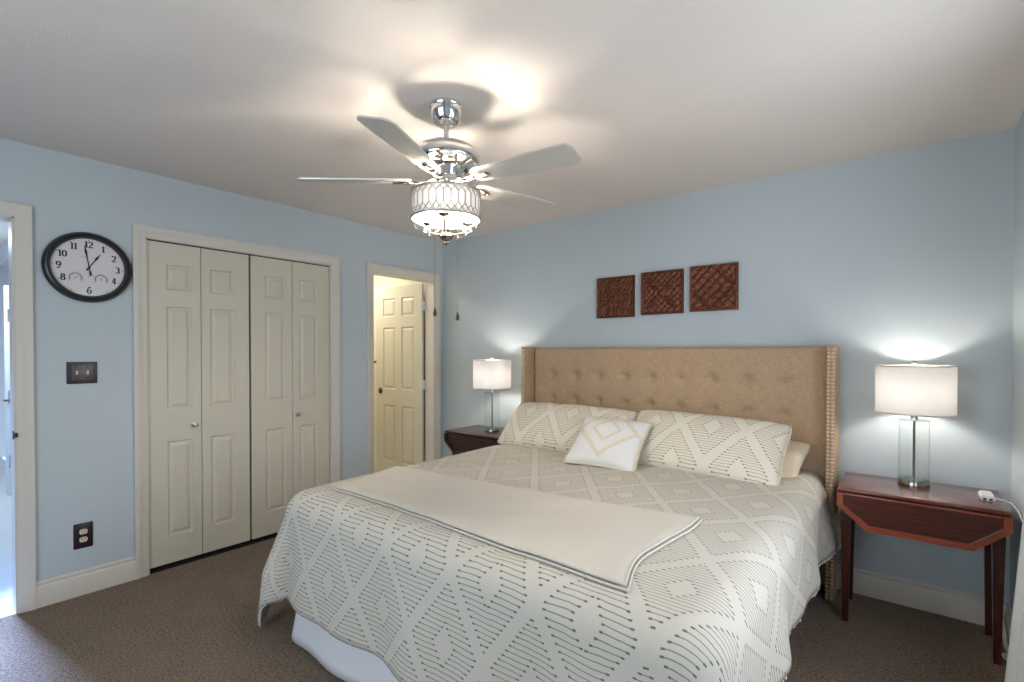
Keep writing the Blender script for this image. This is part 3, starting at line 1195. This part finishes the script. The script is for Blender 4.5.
# ------------------------------------------------------------------ table lamps
def make_lamp(label):
    root = empty('table_lamp', (0, 0, 0), label, 'table lamp', 'glass table lamps on the nightstands')
    bm = lathe(NB(), [(0, 0), (0.062, 0), (0.064, 0.002), (0.064, 0.022), (0.062, 0.025), (0, 0.025)], n=48)
    obj('base', bm, 'steel', root)
    bm = lathe(NB(), [(0, 0.0252), (0.062, 0.0252), (0.063, 0.028), (0.062, 0.034), (0, 0.034)], n=48)
    obj('glass_disc', bm, 'glass_green', root)
    bm = lathe(NB(), [(0.0615, 0.034), (0.0615, 0.322), (0.0595, 0.322), (0.0595, 0.034), (0.0615, 0.034)], n=48)
    obj('glass_cylinder', bm, 'glass', root)
    bm = lathe(NB(), [(0, 0.322), (0.063, 0.322), (0.063, 0.328), (0, 0.328)], n=48)
    obj('glass_lid', bm, 'glass_green', root)
    bm = lathe(NB(), [(0.0055, 0.034), (0.0055, 0.322)], n=12)
    obj('rod', bm, 'steel', root)
    bm = lathe(NB(), [(0.0, 0.328), (0.014, 0.328), (0.014, 0.35), (0.011, 0.353), (0.011, 0.40), (0.016, 0.402), (0.016, 0.43), (0, 0.432)], n=20)
    obj('socket', bm, 'nickel', root)
    bm = lathe(NB(), [(0.0, 0.432), (0.012, 0.432), (0.014, 0.442), (0.028, 0.462), (0.029, 0.478), (0.022, 0.498), (0, 0.507)], n=20)
    obj('bulb', bm, 'bulb', root)
    rs, zb, ztp = 0.159, 0.362, 0.597
    bm = lathe(NB(), [(rs, zb), (rs, ztp)], n=72)
    sh = obj('lamp_shade', bm, 'shade', root)
    for zz in (zb, ztp):
        bm = NB()
        tube(bm, [(rs * math.cos(2 * PI * k / 72), rs * math.sin(2 * PI * k / 72), zz) for k in range(73)], 0.0028, 6)
        tag(obj('rim', bm, 'nickel', sh), 'thin metal rim')
    bm = NB()
    for k in range(3):
        a = 2 * PI * k / 3 + 0.4
        tube(bm, [(0, 0, ztp - 0.012), (rs * math.cos(a), rs * math.sin(a), ztp - 0.003)], 0.002, 6)
    for s in (-1, 1):
        tube(bm, [(s * 0.012, 0, 0.41), (s * 0.05, 0, 0.45), (s * 0.055, 0, 0.50), (s * 0.03, 0, 0.57), (0, 0, ztp - 0.01)], 0.0018, 6)
    obj('harp', bm, 'nickel', root)
    bm = lathe(NB(), [(0, ztp - 0.012), (0.004, ztp - 0.012), (0.004, ztp + 0.004), (0.012, ztp + 0.010), (0.013, ztp + 0.016), (0.008, ztp + 0.024), (0, ztp + 0.027)], n=18)
    obj('finial', bm, 'nickel', root)
    return root


lr = make_lamp('lit glass column lamp with white drum shade beside the white charger')
lr.location = (3.62, -0.190, 0.6925)
ll = copy_tree(lr)
ll['label'] = 'lit glass column lamp with white drum shade in the corner by the bathroom door'
ll.location = (0.882, -0.265, 0.6925)

# charger on the right nightstand, with its cord
ch = empty('charging_block', (3.875, -0.285, 0.6925), 'small white charging block with two ports lying on the reddish nightstand', 'charger')
bm = NB()
loft(bm, [[(-0.024, -0.055, z0), (0.026, -0.055, z0), (0.026, 0.06, z0), (-0.024, 0.06, z0)] for z0 in (0.0, 0.014)] + [[(-0.016, -0.050, 0.024), (0.020, -0.050, 0.024), (0.020, 0.05, 0.026), (-0.016, 0.05, 0.026)]])
bmesh.ops.bevel(bm, geom=bm.edges[:], offset=0.003, segments=2, affect='EDGES')
obj('body', bm, 'white_plastic', ch)
for dx in (-0.010, 0.010):
    bm = box(NB(), dx - 0.0055, dx + 0.0055, -0.0565, -0.05, 0.004, 0.013, 0.001)
    obj('port', bm, 'port', ch)
bm = NB()
tube(bm, [(0.026, 0.0, 0.008), (0.04, -0.01, 0.006), (0.056, -0.02, 0.005), (0.075, -0.04, 0.002), (0.092, -0.07, -0.02), (0.100, -0.12, -0.05), (0.104, -0.20, -0.12), (0.104, -0.28, -0.22)], 0.0026, 6)
obj('cord', bm, 'white_plastic', ch)

# white cord on the carpet near the curtain
bm = NB()
pts = [(3.955, -0.05, 0.075), (3.957, -0.12, 0.035), (3.953, -0.22, 0.011), (3.960, -0.27, 0.011), (3.945, -0.30, 0.011), (3.934, -0.315, 0.011), (3.945, -0.36, 0.011), (3.960, -0.46, 0.011), (3.962, -0.60, 0.011)]
sm = []
for i in range(len(pts) - 1):
    p0, p1, p2, p3 = [Vector(pts[max(0, min(len(pts) - 1, i + k))]) for k in (-1, 0, 1, 2)]
    for s in range(6):
        u = s / 6
        sm.append(0.5 * ((2 * p1) + (p2 - p0) * u + (2 * p0 - 5 * p1 + 4 * p2 - p3) * u * u + (3 * p1 - p0 - 3 * p2 + p3) * u ** 3))
sm.append(Vector(pts[-1]))
tube(bm, sm, 0.008, 7)
tag(obj('power_cord', bm, 'white_plastic'), 'white power cord lying on the carpet beside the curtain', 'cord')

# curtain by the right window
bm = NB()
nyc, nzc = 60, 40
rows_ = []
for j in range(nzc + 1):
    z = 0.012 + (2.12 - 0.012) * j / nzc
    row = []
    for i in range(nyc + 1):
        f = i / nyc
        y = -0.80 - 0.36 * f
        fl = max(0.0, 1 - z / 1.15) ** 1.1
        x = 3.952 - 0.058 * fl + 0.016 * math.sin(f * 26 + 0.4) * (0.7 + 0.3 * fl) - 0.012 * fl * math.sin(f * 9)
        if i == 0:
            x = 3.962 - 0.072 * fl
        row.append(bm.verts.new((x, y, z)))
    rows_.append(row)
for a, b in zip(rows_, rows_[1:]):
    for i in range(nyc):
        bm.faces.new((a[i], a[i + 1], b[i + 1], b[i]))
cu = tag(obj('curtain', bm, 'curtain', angle=180), 'white curtain hanging to the carpet at the right edge', 'curtain')
md = cu.modifiers.new('thick', 'SOLIDIFY')
md.thickness = 0.003

# ------------------------------------------------------------------ copper wall tiles
def relief(kind, u, v):
    """height 0..1 over u,v in -1..1"""
    r = math.hypot(u, v)
    a = math.atan2(v, u)
    h = 0.0
    m = max(abs(u), abs(v))
    if m > 0.93:
        return 0.55
    if kind == 0:      # scroll field with a soft diamond
        h = 0.35 + 0.22 * math.sin(14 * u + 4 * math.sin(5 * v)) * math.sin(14 * v + 4 * math.sin(5 * u))
        h += 0.25 * math.exp(-((abs(u) + abs(v) - 0.75) / 0.07) ** 2)
        h += 0.3 * math.exp(-(r / 0.12) ** 2)
    elif kind == 1:    # four pointed petals to the corners
        pet = max(0.0, 1 - ((abs(abs(u) - abs(v))) / (0.17 * max(0.05, 1 - ((r - 0.62) / 0.36) ** 2))) ** 2) * (1.0 if abs(r - 0.62) < 0.36 else 0.0)
        h = 0.2 + 0.8 * pet + 0.12 * math.sin(21 * u) * math.sin(21 * v) + 0.35 * math.exp(-(r / 0.14) ** 2)
        h += 0.15 * math.sin(24 * r) * math.exp(-(r / 0.4) ** 2)
    else:              # nested diamonds
        d = abs(u) + abs(v)
        h = 0.28 + 0.5 * math.exp(-((d - 0.92) / 0.06) ** 2) + 0.4 * math.exp(-((d - 0.45) / 0.06) ** 2)
        h += 0.18 * math.sin(15 * u) * math.sin(15 * v) + 0.3 * math.exp(-(r / 0.12) ** 2)
    return max(0.0, min(1.0, h))


TL = ['embossed copper tile with dense scroll relief, nearest the closet',
      'embossed copper tile with four pointed petals, middle of the three',
      'embossed copper tile with nested diamonds, nearest the lamp with the charger']
for k, (cx, cz) in enumerate(((1.884, 1.768), (2.242, 1.777), (2.592, 1.783))):
    root = empty('wall_tile', (cx, -0.001, cz), TL[k], 'wall art', 'copper tiles above the headboard')
    bm = box(NB(), -0.153, 0.153, -0.014, 0.0, -0.153, 0.153, 0.002)
    obj('backing', bm, 'copper', root)
    bm = NB()
    n = 64
    vs = [[bm.verts.new((-0.151 + 0.302 * i / n, -0.014 - 0.018 * relief(k, -1 + 2 * i / n, -1 + 2 * j / n), -0.151 + 0.302 * j / n)) for i in range(n + 1)] for j in range(n + 1)]
    for j in range(n):
        for i in range(n):
            bm.faces.new((vs[j][i], vs[j][i + 1], vs[j + 1][i + 1], vs[j + 1][i]))
    obj('relief', bm, 'copper', root, angle=60)

# ------------------------------------------------------------------ wall clock
ck = empty('wall_clock', (0.001, -2.703, 1.828), 'round black wall clock with white dial and two small gauges', 'clock')


def onwall(bm):
    # local disc coordinates (x right, y up, z out) -> wall plane x = 0 facing +x (right = +y)
    m = Matrix(((0, 0, 1, 0), (1, 0, 0, 0), (0, 1, 0, 0), (0, 0, 0, 1)))
    bmesh.ops.transform(bm, matrix=m, verts=bm.verts[:])
    return bm


RC = 0.195
bm = lathe(NB(), [(0, 0), (RC - 0.004, 0), (RC, 0.006), (RC, 0.016), (RC - 0.010, 0.032), (RC - 0.020, 0.036), (RC - 0.023, 0.031), (RC - 0.025, 0.033), (RC - 0.029, 0.033), (RC - 0.031, 0.027), (RC - 0.034, 0.026), (RC - 0.035, 0.012), (0, 0.012)], n=72)
obj('frame', onwall(bm), 'black', ck)
RD = RC - 0.036
bm = lathe(NB(), [(0, 0.0125), (RD, 0.0125), (RD, 0.0135), (0, 0.0135)], n=64)
dl = obj('dial', onwall(bm), 'dial', ck)


def stroke(bm, pts, z=0.0139):
    """pts: (x, y, half width) polyline drawn as a flat thin ribbon"""
    L, R_ = [], []
    for i, (x, y, w) in enumerate(pts):
        a = pts[max(i - 1, 0)]
        b = pts[min(i + 1, len(pts) - 1)]
        dx, dy = b[0] - a[0], b[1] - a[1]
        l = math.hypot(dx, dy) or 1
        nx_, ny_ = -dy / l, dx / l
        L.append(bm.verts.new((x + nx_ * w, y + ny_ * w, z)))
        R_.append(bm.verts.new((x - nx_ * w, y - ny_ * w, z)))
    for i in range(len(pts) - 1):
        bm.faces.new((L[i], L[i + 1], R_[i + 1], R_[i]))


def arcp(cx, cy, rx, ry, a0, a1, w0, w1, n=14):
    """elliptic arc with heavy sides and fine top and bottom"""
    o = []
    for i in range(n + 1):
        a = math.radians(a0 + (a1 - a0) * i / n)
        k = abs(math.cos(a))
        o.append((cx + rx * math.cos(a), cy + ry * math.sin(a), w0 + (w1 - w0) * k))
    return o


TH, TK = 0.055, 0.115     # thin and thick half widths for a glyph one unit high


def glyph(ch_):
    if ch_ == '1':
        return [[(0.0, 0, TK), (0.0, 1, TK)], [(-0.2, 0.03, 0.04), (0.2, 0.03, 0.04)], [(-0.2, 0.86, TH), (-0.02, 0.96, TH)]], 0.42
    if ch_ == '0':
        return [arcp(0, 0.5, 0.23, 0.45, 0, 360, TH, TK, 26)], 0.62
    if ch_ == '2':
        return [arcp(0, 0.72, 0.22, 0.24, 170, -35, TH, TK) + [(-0.05, 0.28, TH), (-0.24, 0.06, TH)], [(-0.24, 0.06, 0.09), (0.24, 0.06, 0.09)], [(0.24, 0.06, 0.05), (0.26, 0.24, 0.05)]], 0.60
    if ch_ == '3':
        return [arcp(-0.02, 0.74, 0.2, 0.22, 150, -90, TH, TK), arcp(-0.02, 0.27, 0.24, 0.25, 90, -150, TH, TK)], 0.58
    if ch_ == '4':
        return [[(0.1, 0, TK), (0.1, 1, TK)], [(0.06, 0.96, TH), (-0.26, 0.28, TH)], [(-0.27, 0.28, TH), (0.28, 0.28, TH)], [(-0.05, 0.03, 0.04), (0.25, 0.03, 0.04)]], 0.62
    if ch_ == '6':
        return [arcp(0, 0.29, 0.23, 0.27, 0, 360, TH, TK, 24), arcp(0.12, 0.42, 0.36, 0.54, 185, 80, TK, TH)], 0.60
    if ch_ == '8':
        return [arcp(0, 0.75, 0.18, 0.21, 0, 360, TH, TK, 22), arcp(0, 0.27, 0.23, 0.25, 0, 360, TH, TK, 22)], 0.60
    if ch_ == '9':
        return [arcp(0, 0.71, 0.23, 0.27, 0, 360, TH, TK, 24), arcp(-0.12, 0.58, 0.36, 0.54, 5, -100, TK, TH)], 0.60
    return [], 0.5


HGT = 0.035
for num, deg in (('12', 0), ('1', 30), ('2', 60), ('3', 90), ('4', 120), ('6', 180), ('8', 240), ('9', 270), ('10', 300), ('11', 330)):
    bm = NB()
    a = math.radians(90 - deg)
    rr = RD * 0.80
    cx, cy = rr * math.cos(a), rr * math.sin(a)
    tot = sum(glyph(c_)[1] for c_ in num)
    x = -tot / 2
    for c_ in num:
        st, wd_ = glyph(c_)
        for s_ in st:
            stroke(bm, [(cx + (x + wd_ / 2 + px_) * HGT, cy + (py_ - 0.5) * HGT, w_ * HGT) for px_, py_, w_ in s_])
        x += wd_
    obj('numeral', onwall(bm), 'ink', dl, False)
bm = NB()
for k in range(60):
    a = 2 * PI * k / 60
    r0 = RD * (0.955 if k % 5 else 0.94)
    stroke(bm, [(r0 * math.cos(a), r0 * math.sin(a), 0.0010 if k % 5 else 0.0022), (RD * 0.975 * math.cos(a), RD * 0.975 * math.sin(a), 0.0010 if k % 5 else 0.0022)])
obj('minute_marks', onwall(bm), 'ink', dl, False)
for x0, y0, w_ in ((-0.030, 0.0575, 0.030), (0.012, 0.055, 0.024), (-0.006, -0.048, 0.012)):
    bm = NB()
    stroke(bm, [(x0 + i * w_ / 12, y0 + 0.0014 * math.sin(i * 2.1), 0.0008) for i in range(13)])
    obj('faint_script', onwall(bm), 'grey_ink', dl, False)
for sx, hd in ((-0.058, 40), (0.052, 70)):
    bm = NB()
    sy = -0.063
    stroke(bm, [(sx + 0.025 * math.cos(math.radians(a)), sy + 0.025 * math.sin(math.radians(a)), 0.0018) for a in range(-30, 211, 10)])
    for a in range(-30, 211, 24):
        c0, s0 = math.cos(math.radians(a)), math.sin(math.radians(a))
        stroke(bm, [(sx + 0.029 * c0, sy + 0.029 * s0, 0.0014), (sx + 0.034 * c0, sy + 0.034 * s0, 0.0014)])
    gd = obj('gauge', onwall(bm), 'ink', dl, False)
    bm = NB()
    c0, s0 = math.cos(math.radians(hd)), math.sin(math.radians(hd))
    stroke(bm, [(sx - 0.008 * c0, sy - 0.008 * s0, 0.0014), (sx + 0.019 * c0, sy + 0.019 * s0, 0.0008)], 0.0143)
    obj('needle', onwall(bm), 'ink', gd, False)


def hand(name, deg, length, tail, w, z):
    bm = NB()
    a = math.radians(90 - deg)
    c0, s0 = math.cos(a), math.sin(a)
    prof = [(-tail, w * 1.3), (-tail * 0.6, w * 1.2), (-tail * 0.3, w * 0.5), (length * 0.5, w * 0.7), (length * 0.72, w * 1.5), (length * 0.80, w * 0.8), (length, w * 0.25)]
    secs = []
    for d_, w_ in prof:
        secs.append([(c0 * d_ - s0 * w_, s0 * d_ + c0 * w_, z), (c0 * d_ + s0 * w_, s0 * d_ - c0 * w_, z), (c0 * d_ + s0 * w_, s0 * d_ - c0 * w_, z + 0.001), (c0 * d_ - s0 * w_, s0 * d_ + c0 * w_, z + 0.001)])
    loft(bm, secs)
    lathe(bm, [(0, z), (0.006, z), (0.006, z + 0.002), (0, z + 0.002)], n=14)
    return obj(name, onwall(bm), 'ink', ck, False)


hand('hour_hand', 32, 0.094, 0.02, 0.0042, 0.0155)
hand('minute_hand', 351, 0.124, 0.045, 0.0038, 0.0175)
bm = lathe(NB(), [(0, 0.0235), (RD * 0.6, 0.0230), (RD, 0.0225)], n=64)
obj('glass', onwall(bm), 'clock_glass', ck)

# ------------------------------------------------------------------ switch and outlet
sw_ = empty('light_switch', (0.0005, -2.735, 1.240), 'dark double toggle light switch plate below the clock', 'light switch')
bm = box(NB(), 0, 0.006, -0.066, 0.066, -0.061, 0.061, 0.003)
obj('plate', bm, 'plate_dark', sw_)
bm = box(NB(), 0.006, 0.008, -0.045, 0.045, -0.042, 0.042, 0.001)
ip = obj('insert', bm, 'plate_bronze', sw_)
for dy in (-0.023, 0.023):
    bm = NB()
    loft(bm, [[(0.008, dy - 0.005, -0.010), (0.008, dy + 0.005, -0.010), (0.008, dy + 0.005, 0.010), (0.008, dy - 0.005, 0.010)],
              [(0.018, dy - 0.0035, 0.004), (0.018, dy + 0.0035, 0.004), (0.018, dy + 0.0035, 0.012), (0.018, dy - 0.0035, 0.012)]])
    obj('toggle', bm, 'almond', sw_)
    for dz in (-0.030, 0.030):
        bm = ball(NB(), (0.008, dy, dz), 0.0035, 8, 5)
        obj('screw', bm, 'ink', ip)
ot = empty('wall_outlet', (0.0005, -2.737, 0.330), 'dark duplex outlet plate low on the wall under the switch', 'outlet')
bm = box(NB(), 0, 0.006, -0.042, 0.042, -0.070, 0.070, 0.003)
obj('plate', bm, 'plate_plum', ot)
for dz in (-0.022, 0.022):
    bm = NB()
    pts = [(0.018 * math.cos(2 * PI * k / 24), max(-0.014, min(0.014, 0.018 * math.sin(2 * PI * k / 24)))) for k in range(24)]
    prism(bm, pts, lambda p: (0.005, p[0], p[1] + dz), lambda p: (0.008, p[0], p[1] + dz))
    sc_ = obj('socket', bm, 'almond', ot)
    bm = NB()
    box(bm, 0.0078, 0.0084, -0.008, -0.005, dz - 0.001, dz + 0.009)
    box(bm, 0.0078, 0.0084, 0.005, 0.008, dz - 0.001, dz + 0.009)
    box(bm, 0.0078, 0.0084, -0.002, 0.002, dz - 0.010, dz - 0.006)
    obj('slot', bm, 'ink', sc_, False)

# ------------------------------------------------------------------ ceiling fan
fan = empty('ceiling_fan', (1.9980, -1.8580, H), 'chrome five blade ceiling fan with lit white lattice drum shade', 'ceiling fan')
bm = lathe(NB(), [(0, 0), (0.072, 0), (0.074, -0.012), (0.070, -0.020), (0.070, -0.034), (0.066, -0.042), (0.062, -0.060), (0.050, -0.082), (0.030, -0.092), (0, -0.092)], n=48)
obj('canopy', bm, 'chrome', fan)
bm = lathe(NB(), [(0.0115, -0.085), (0.0115, -0.150), (0.018, -0.152), (0.022, -0.168), (0.026, -0.176), (0, -0.176)], n=24)
obj('downrod', bm, 'nickel', fan)
bm = lathe(NB(), [(0, -0.170), (0.050, -0.171), (0.100, -0.181), (0.132, -0.199), (0.146, -0.222), (0.147, -0.240), (0.143, -0.252), (0.134, -0.258), (0.125, -0.252), (0.100, -0.258), (0.084, -0.270), (0.072, -0.292), (0.066, -0.318), (0.074, -0.326), (0.074, -0.338), (0.060, -0.346), (0.052, -0.372), (0, -0.372)], n=64)
obj('motor_housing', bm, 'chrome', fan)

PH = -65.585
BZT = -0.331


def blade_mesh():
    bm = NB()
    L0, L1 = 0.150, 0.630
    prof = []
    n = 30
    for i in range(n + 1):
        f = i / n
        f = f + 0.16 * math.sin(2 * PI * f) / (2 * PI) * -1.0 if f < 0.5 else 1 - (1 - f) ** 1.8 * 0.5 ** -0.8
        x = L0 + (L1 - L0) * f
        hw = 0.050 + 0.017 * min(1, f * 1.3)
        if f < 0.10:
            hw *= 0.62 + 0.38 * math.sqrt(f / 0.10)
        if f > 0.93:
            g = (f - 0.93) / 0.07
            hw *= math.sqrt(max(0.0, 1 - (g * 0.86) ** 2.6))
        prof.append((x, hw))
    th = 0.0032
    secs = []
    for x, hw in prof:
        secs.append([(x, -hw, th), (x, -hw * 0.0, th), (x, hw, th), (x, hw, -th), (x, 0, -th), (x, -hw, -th)])
    loft(bm, secs)
    bmesh.ops.rotate(bm, cent=(0, 0, 0), matrix=Matrix.Rotation(math.radians(-12), 3, 'X'), verts=bm.verts[:])
    return bm


def iron_mesh():
    bm = NB()
    # arm from the flywheel, then a ring bracket under the blade
    tube(bm, [(0.060, 0, 0.006), (0.090, 0, -0.010), (0.120, 0, -0.016), (0.150, 0, -0.009)], [0.013, 0.012, 0.010, 0.010], 10)
    bmesh.ops.scale(bm, vec=(1, 1.3, 0.7), verts=bm.verts[:])
    ring = []
    for k in range(29):
        a = 2 * PI * k / 28
        ring.append((0.185 + 0.045 * math.cos(a), 0.024 * math.sin(a) * (1.0 if math.cos(a) < 0 else 0.75), -0.0085 - 0.012 * 0.0))
    tube(bm, ring, 0.0045, 8, False)
    ball(bm, (0.215, 0, -0.006), 0.007, 8, 5)
    bmesh.ops.rotate(bm, cent=(0, 0, 0), matrix=Matrix.Rotation(math.radians(-12), 3, 'X'), verts=bm.verts[:])
    return bm


for k in range(5):
    b_ = obj('blade', blade_mesh(), 'blade', fan)
    b_.location = (0, 0, BZT)
    b_.rotation_euler = (0, math.radians(1.0), math.radians(PH + 72 * k))
    obj('blade_iron', iron_mesh(), 'steel', b_)

RS, SZ0, SZ1 = 0.148, -0.500, -0.386
bm = lathe(NB(), [(RS, SZ0), (RS, SZ1)], n=96)
fs = obj('drum_shade', bm, 'fan_shade', fan)
bm = NB()
NL = 30
rl = RS + 0.0022
hgt = SZ1 - SZ0


def cyl(k, f):
    a = 2 * PI * k / NL
    return (rl * math.cos(a), rl * math.sin(a), SZ0 + hgt * f)


for k in range(NL):
    tube(bm, [cyl(k, 0.33), cyl(k, 0.76)], 0.0020, 4)
    for s in (-0.5, 0.5):
        for f0, f1, f2 in ((0.76, 0.89, 1.0), (0.33, 0.18, 0.03)):
            tube(bm, [cyl(k, f0), cyl(k + s * 0.5, (f0 + f1) / 2), cyl(k + s, f1)], 0.0020, 4)
            tube(bm, [cyl(k + s, f1), cyl(k + s * 0.5, (f1 + f2) / 2), cyl(k, f2)], 0.0020, 4)
tag(obj('lattice', bm, 'nickel', fs), 'silver honeycomb lattice')
for f in (0.0, 1.0):
    zz = SZ0 + hgt * f
    bm = NB()
    lathe(bm, [(rl - 0.003, zz - 0.004), (rl + 0.003, zz - 0.004), (rl + 0.003, zz + 0.004), (rl - 0.003, zz + 0.004), (rl - 0.003, zz - 0.004)], n=96)
    tag(obj('rim', bm, 'nickel', fs), 'polished silver rim')
bm = NB()
for k in range(3):
    a = 2 * PI * k / 3
    tube(bm, [(0, 0, SZ1 - 0.006), (RS * math.cos(a), RS * math.sin(a), SZ1 - 0.003)], 0.003, 6)
obj('spider', bm, 'nickel', fan)
bm = lathe(NB(), [(0, -0.36), (0.012, -0.36), (0.012, -0.53), (0.018, -0.545), (0.010, -0.552), (0.026, -0.562), (0.031, -0.575), (0.022, -0.588), (0.010, -0.594), (0.013, -0.602), (0.006, -0.612), (0, -0.616)], n=24)
obj('stem', bm, 'steel', fan)
CAMA = -43.6
for k, off in enumerate((-55, 65, 185)):
    # angles measured from the direction away from the camera, clockwise seen from above
    a = math.radians(CAMA + 180 - off)
    cx, cy = 0.105 * math.cos(a), 0.105 * math.sin(a)
    zc = -0.508
    bm = NB()
    tube(bm, [(0.012 * math.cos(a), 0.012 * math.sin(a), -0.560), (0.045 * math.cos(a), 0.045 * math.sin(a), -0.560), (0.085 * math.cos(a), 0.085 * math.sin(a), -0.548), (cx, cy, -0.525), (cx, cy, zc)], 0.004, 8)
    arm = obj('candle_arm', bm, 'steel', fan)
    bm = lathe(NB(), [(0.004, -0.006), (0.018, -0.004), (0.026, 0.004), (0.025, 0.005), (0.016, 0.0), (0, 0.0)], cx, cy, 24, zc)
    obj('bobeche', bm, 'steel', arm)
    bm = lathe(NB(), [(0, 0.0), (0.010, 0.0), (0.010, 0.034), (0, 0.034)], cx, cy, 16, zc)
    obj('candle_sleeve', bm, 'white_plastic', arm)
    bm = lathe(NB(), [(0, 0.034), (0.010, 0.036), (0.019, 0.052), (0.021, 0.062), (0.016, 0.080), (0.006, 0.096), (0, 0.100)], cx, cy, 18, zc)
    obj('candle_bulb', bm, 'fan_bulb', arm)
    for s in (-1, 1):
        bm = NB()
        ball(bm, (cx + 0.02 * s, cy, zc - 0.026), 0.006, 8, 6, 1.8)
        tube(bm, [(cx + 0.02 * s, cy, zc - 0.016), (cx + 0.02 * s, cy, zc)], 0.001, 4)
        obj('crystal_drop', bm, 'crystal', arm)
# bead swags and faceted drops round the lower rim
for k in range(8):
    a0, a1 = 2 * PI * k / 8 + 0.2, 2 * PI * (k + 1) / 8 + 0.2
    bm = NB()
    for i in range(9):
        f = i / 8
        a = a0 + (a1 - a0) * f
        r = 0.142 - 0.010 * math.sin(PI * f)
        ball(bm, (r * math.cos(a), r * math.sin(a), SZ0 - 0.004 - 0.032 * math.sin(PI * f)), 0.0032, 6, 5)
    obj('bead_swag', bm, 'crystal', fan)
    bm = NB()
    ball(bm, (0.09 * math.cos(a0), 0.09 * math.sin(a0), -0.552), 0.0065, 8, 6, 1.9)
    tube(bm, [(0.09 * math.cos(a0), 0.09 * math.sin(a0), -0.540), (0.142 * math.cos(a0), 0.142 * math.sin(a0), SZ0)], 0.0009, 4)
    obj('crystal_drop', bm, 'crystal', fan)
rx, ry = 0.7802, 0.6255
for s, zf in ((-0.050, 1.520), (0.050, 1.502)):
    bm = NB()
    x, y = rx * s, ry * s
    tube(bm, [(x * 0.8, y * 0.8, -0.40), (x, y, -0.55), (x, y, zf - H + 0.03)], 0.0011, 5)
    pc = obj('pull_chain', bm, 'brass', fan)
    bm = lathe(NB(), [(0, 0.034), (0.003, 0.032), (0.005, 0.020), (0.0085, 0.012), (0.0085, 0.0), (0.004, -0.006), (0, -0.007)], x, y, 14, zf - H)
    obj('fob', bm, 'bronze', pc)
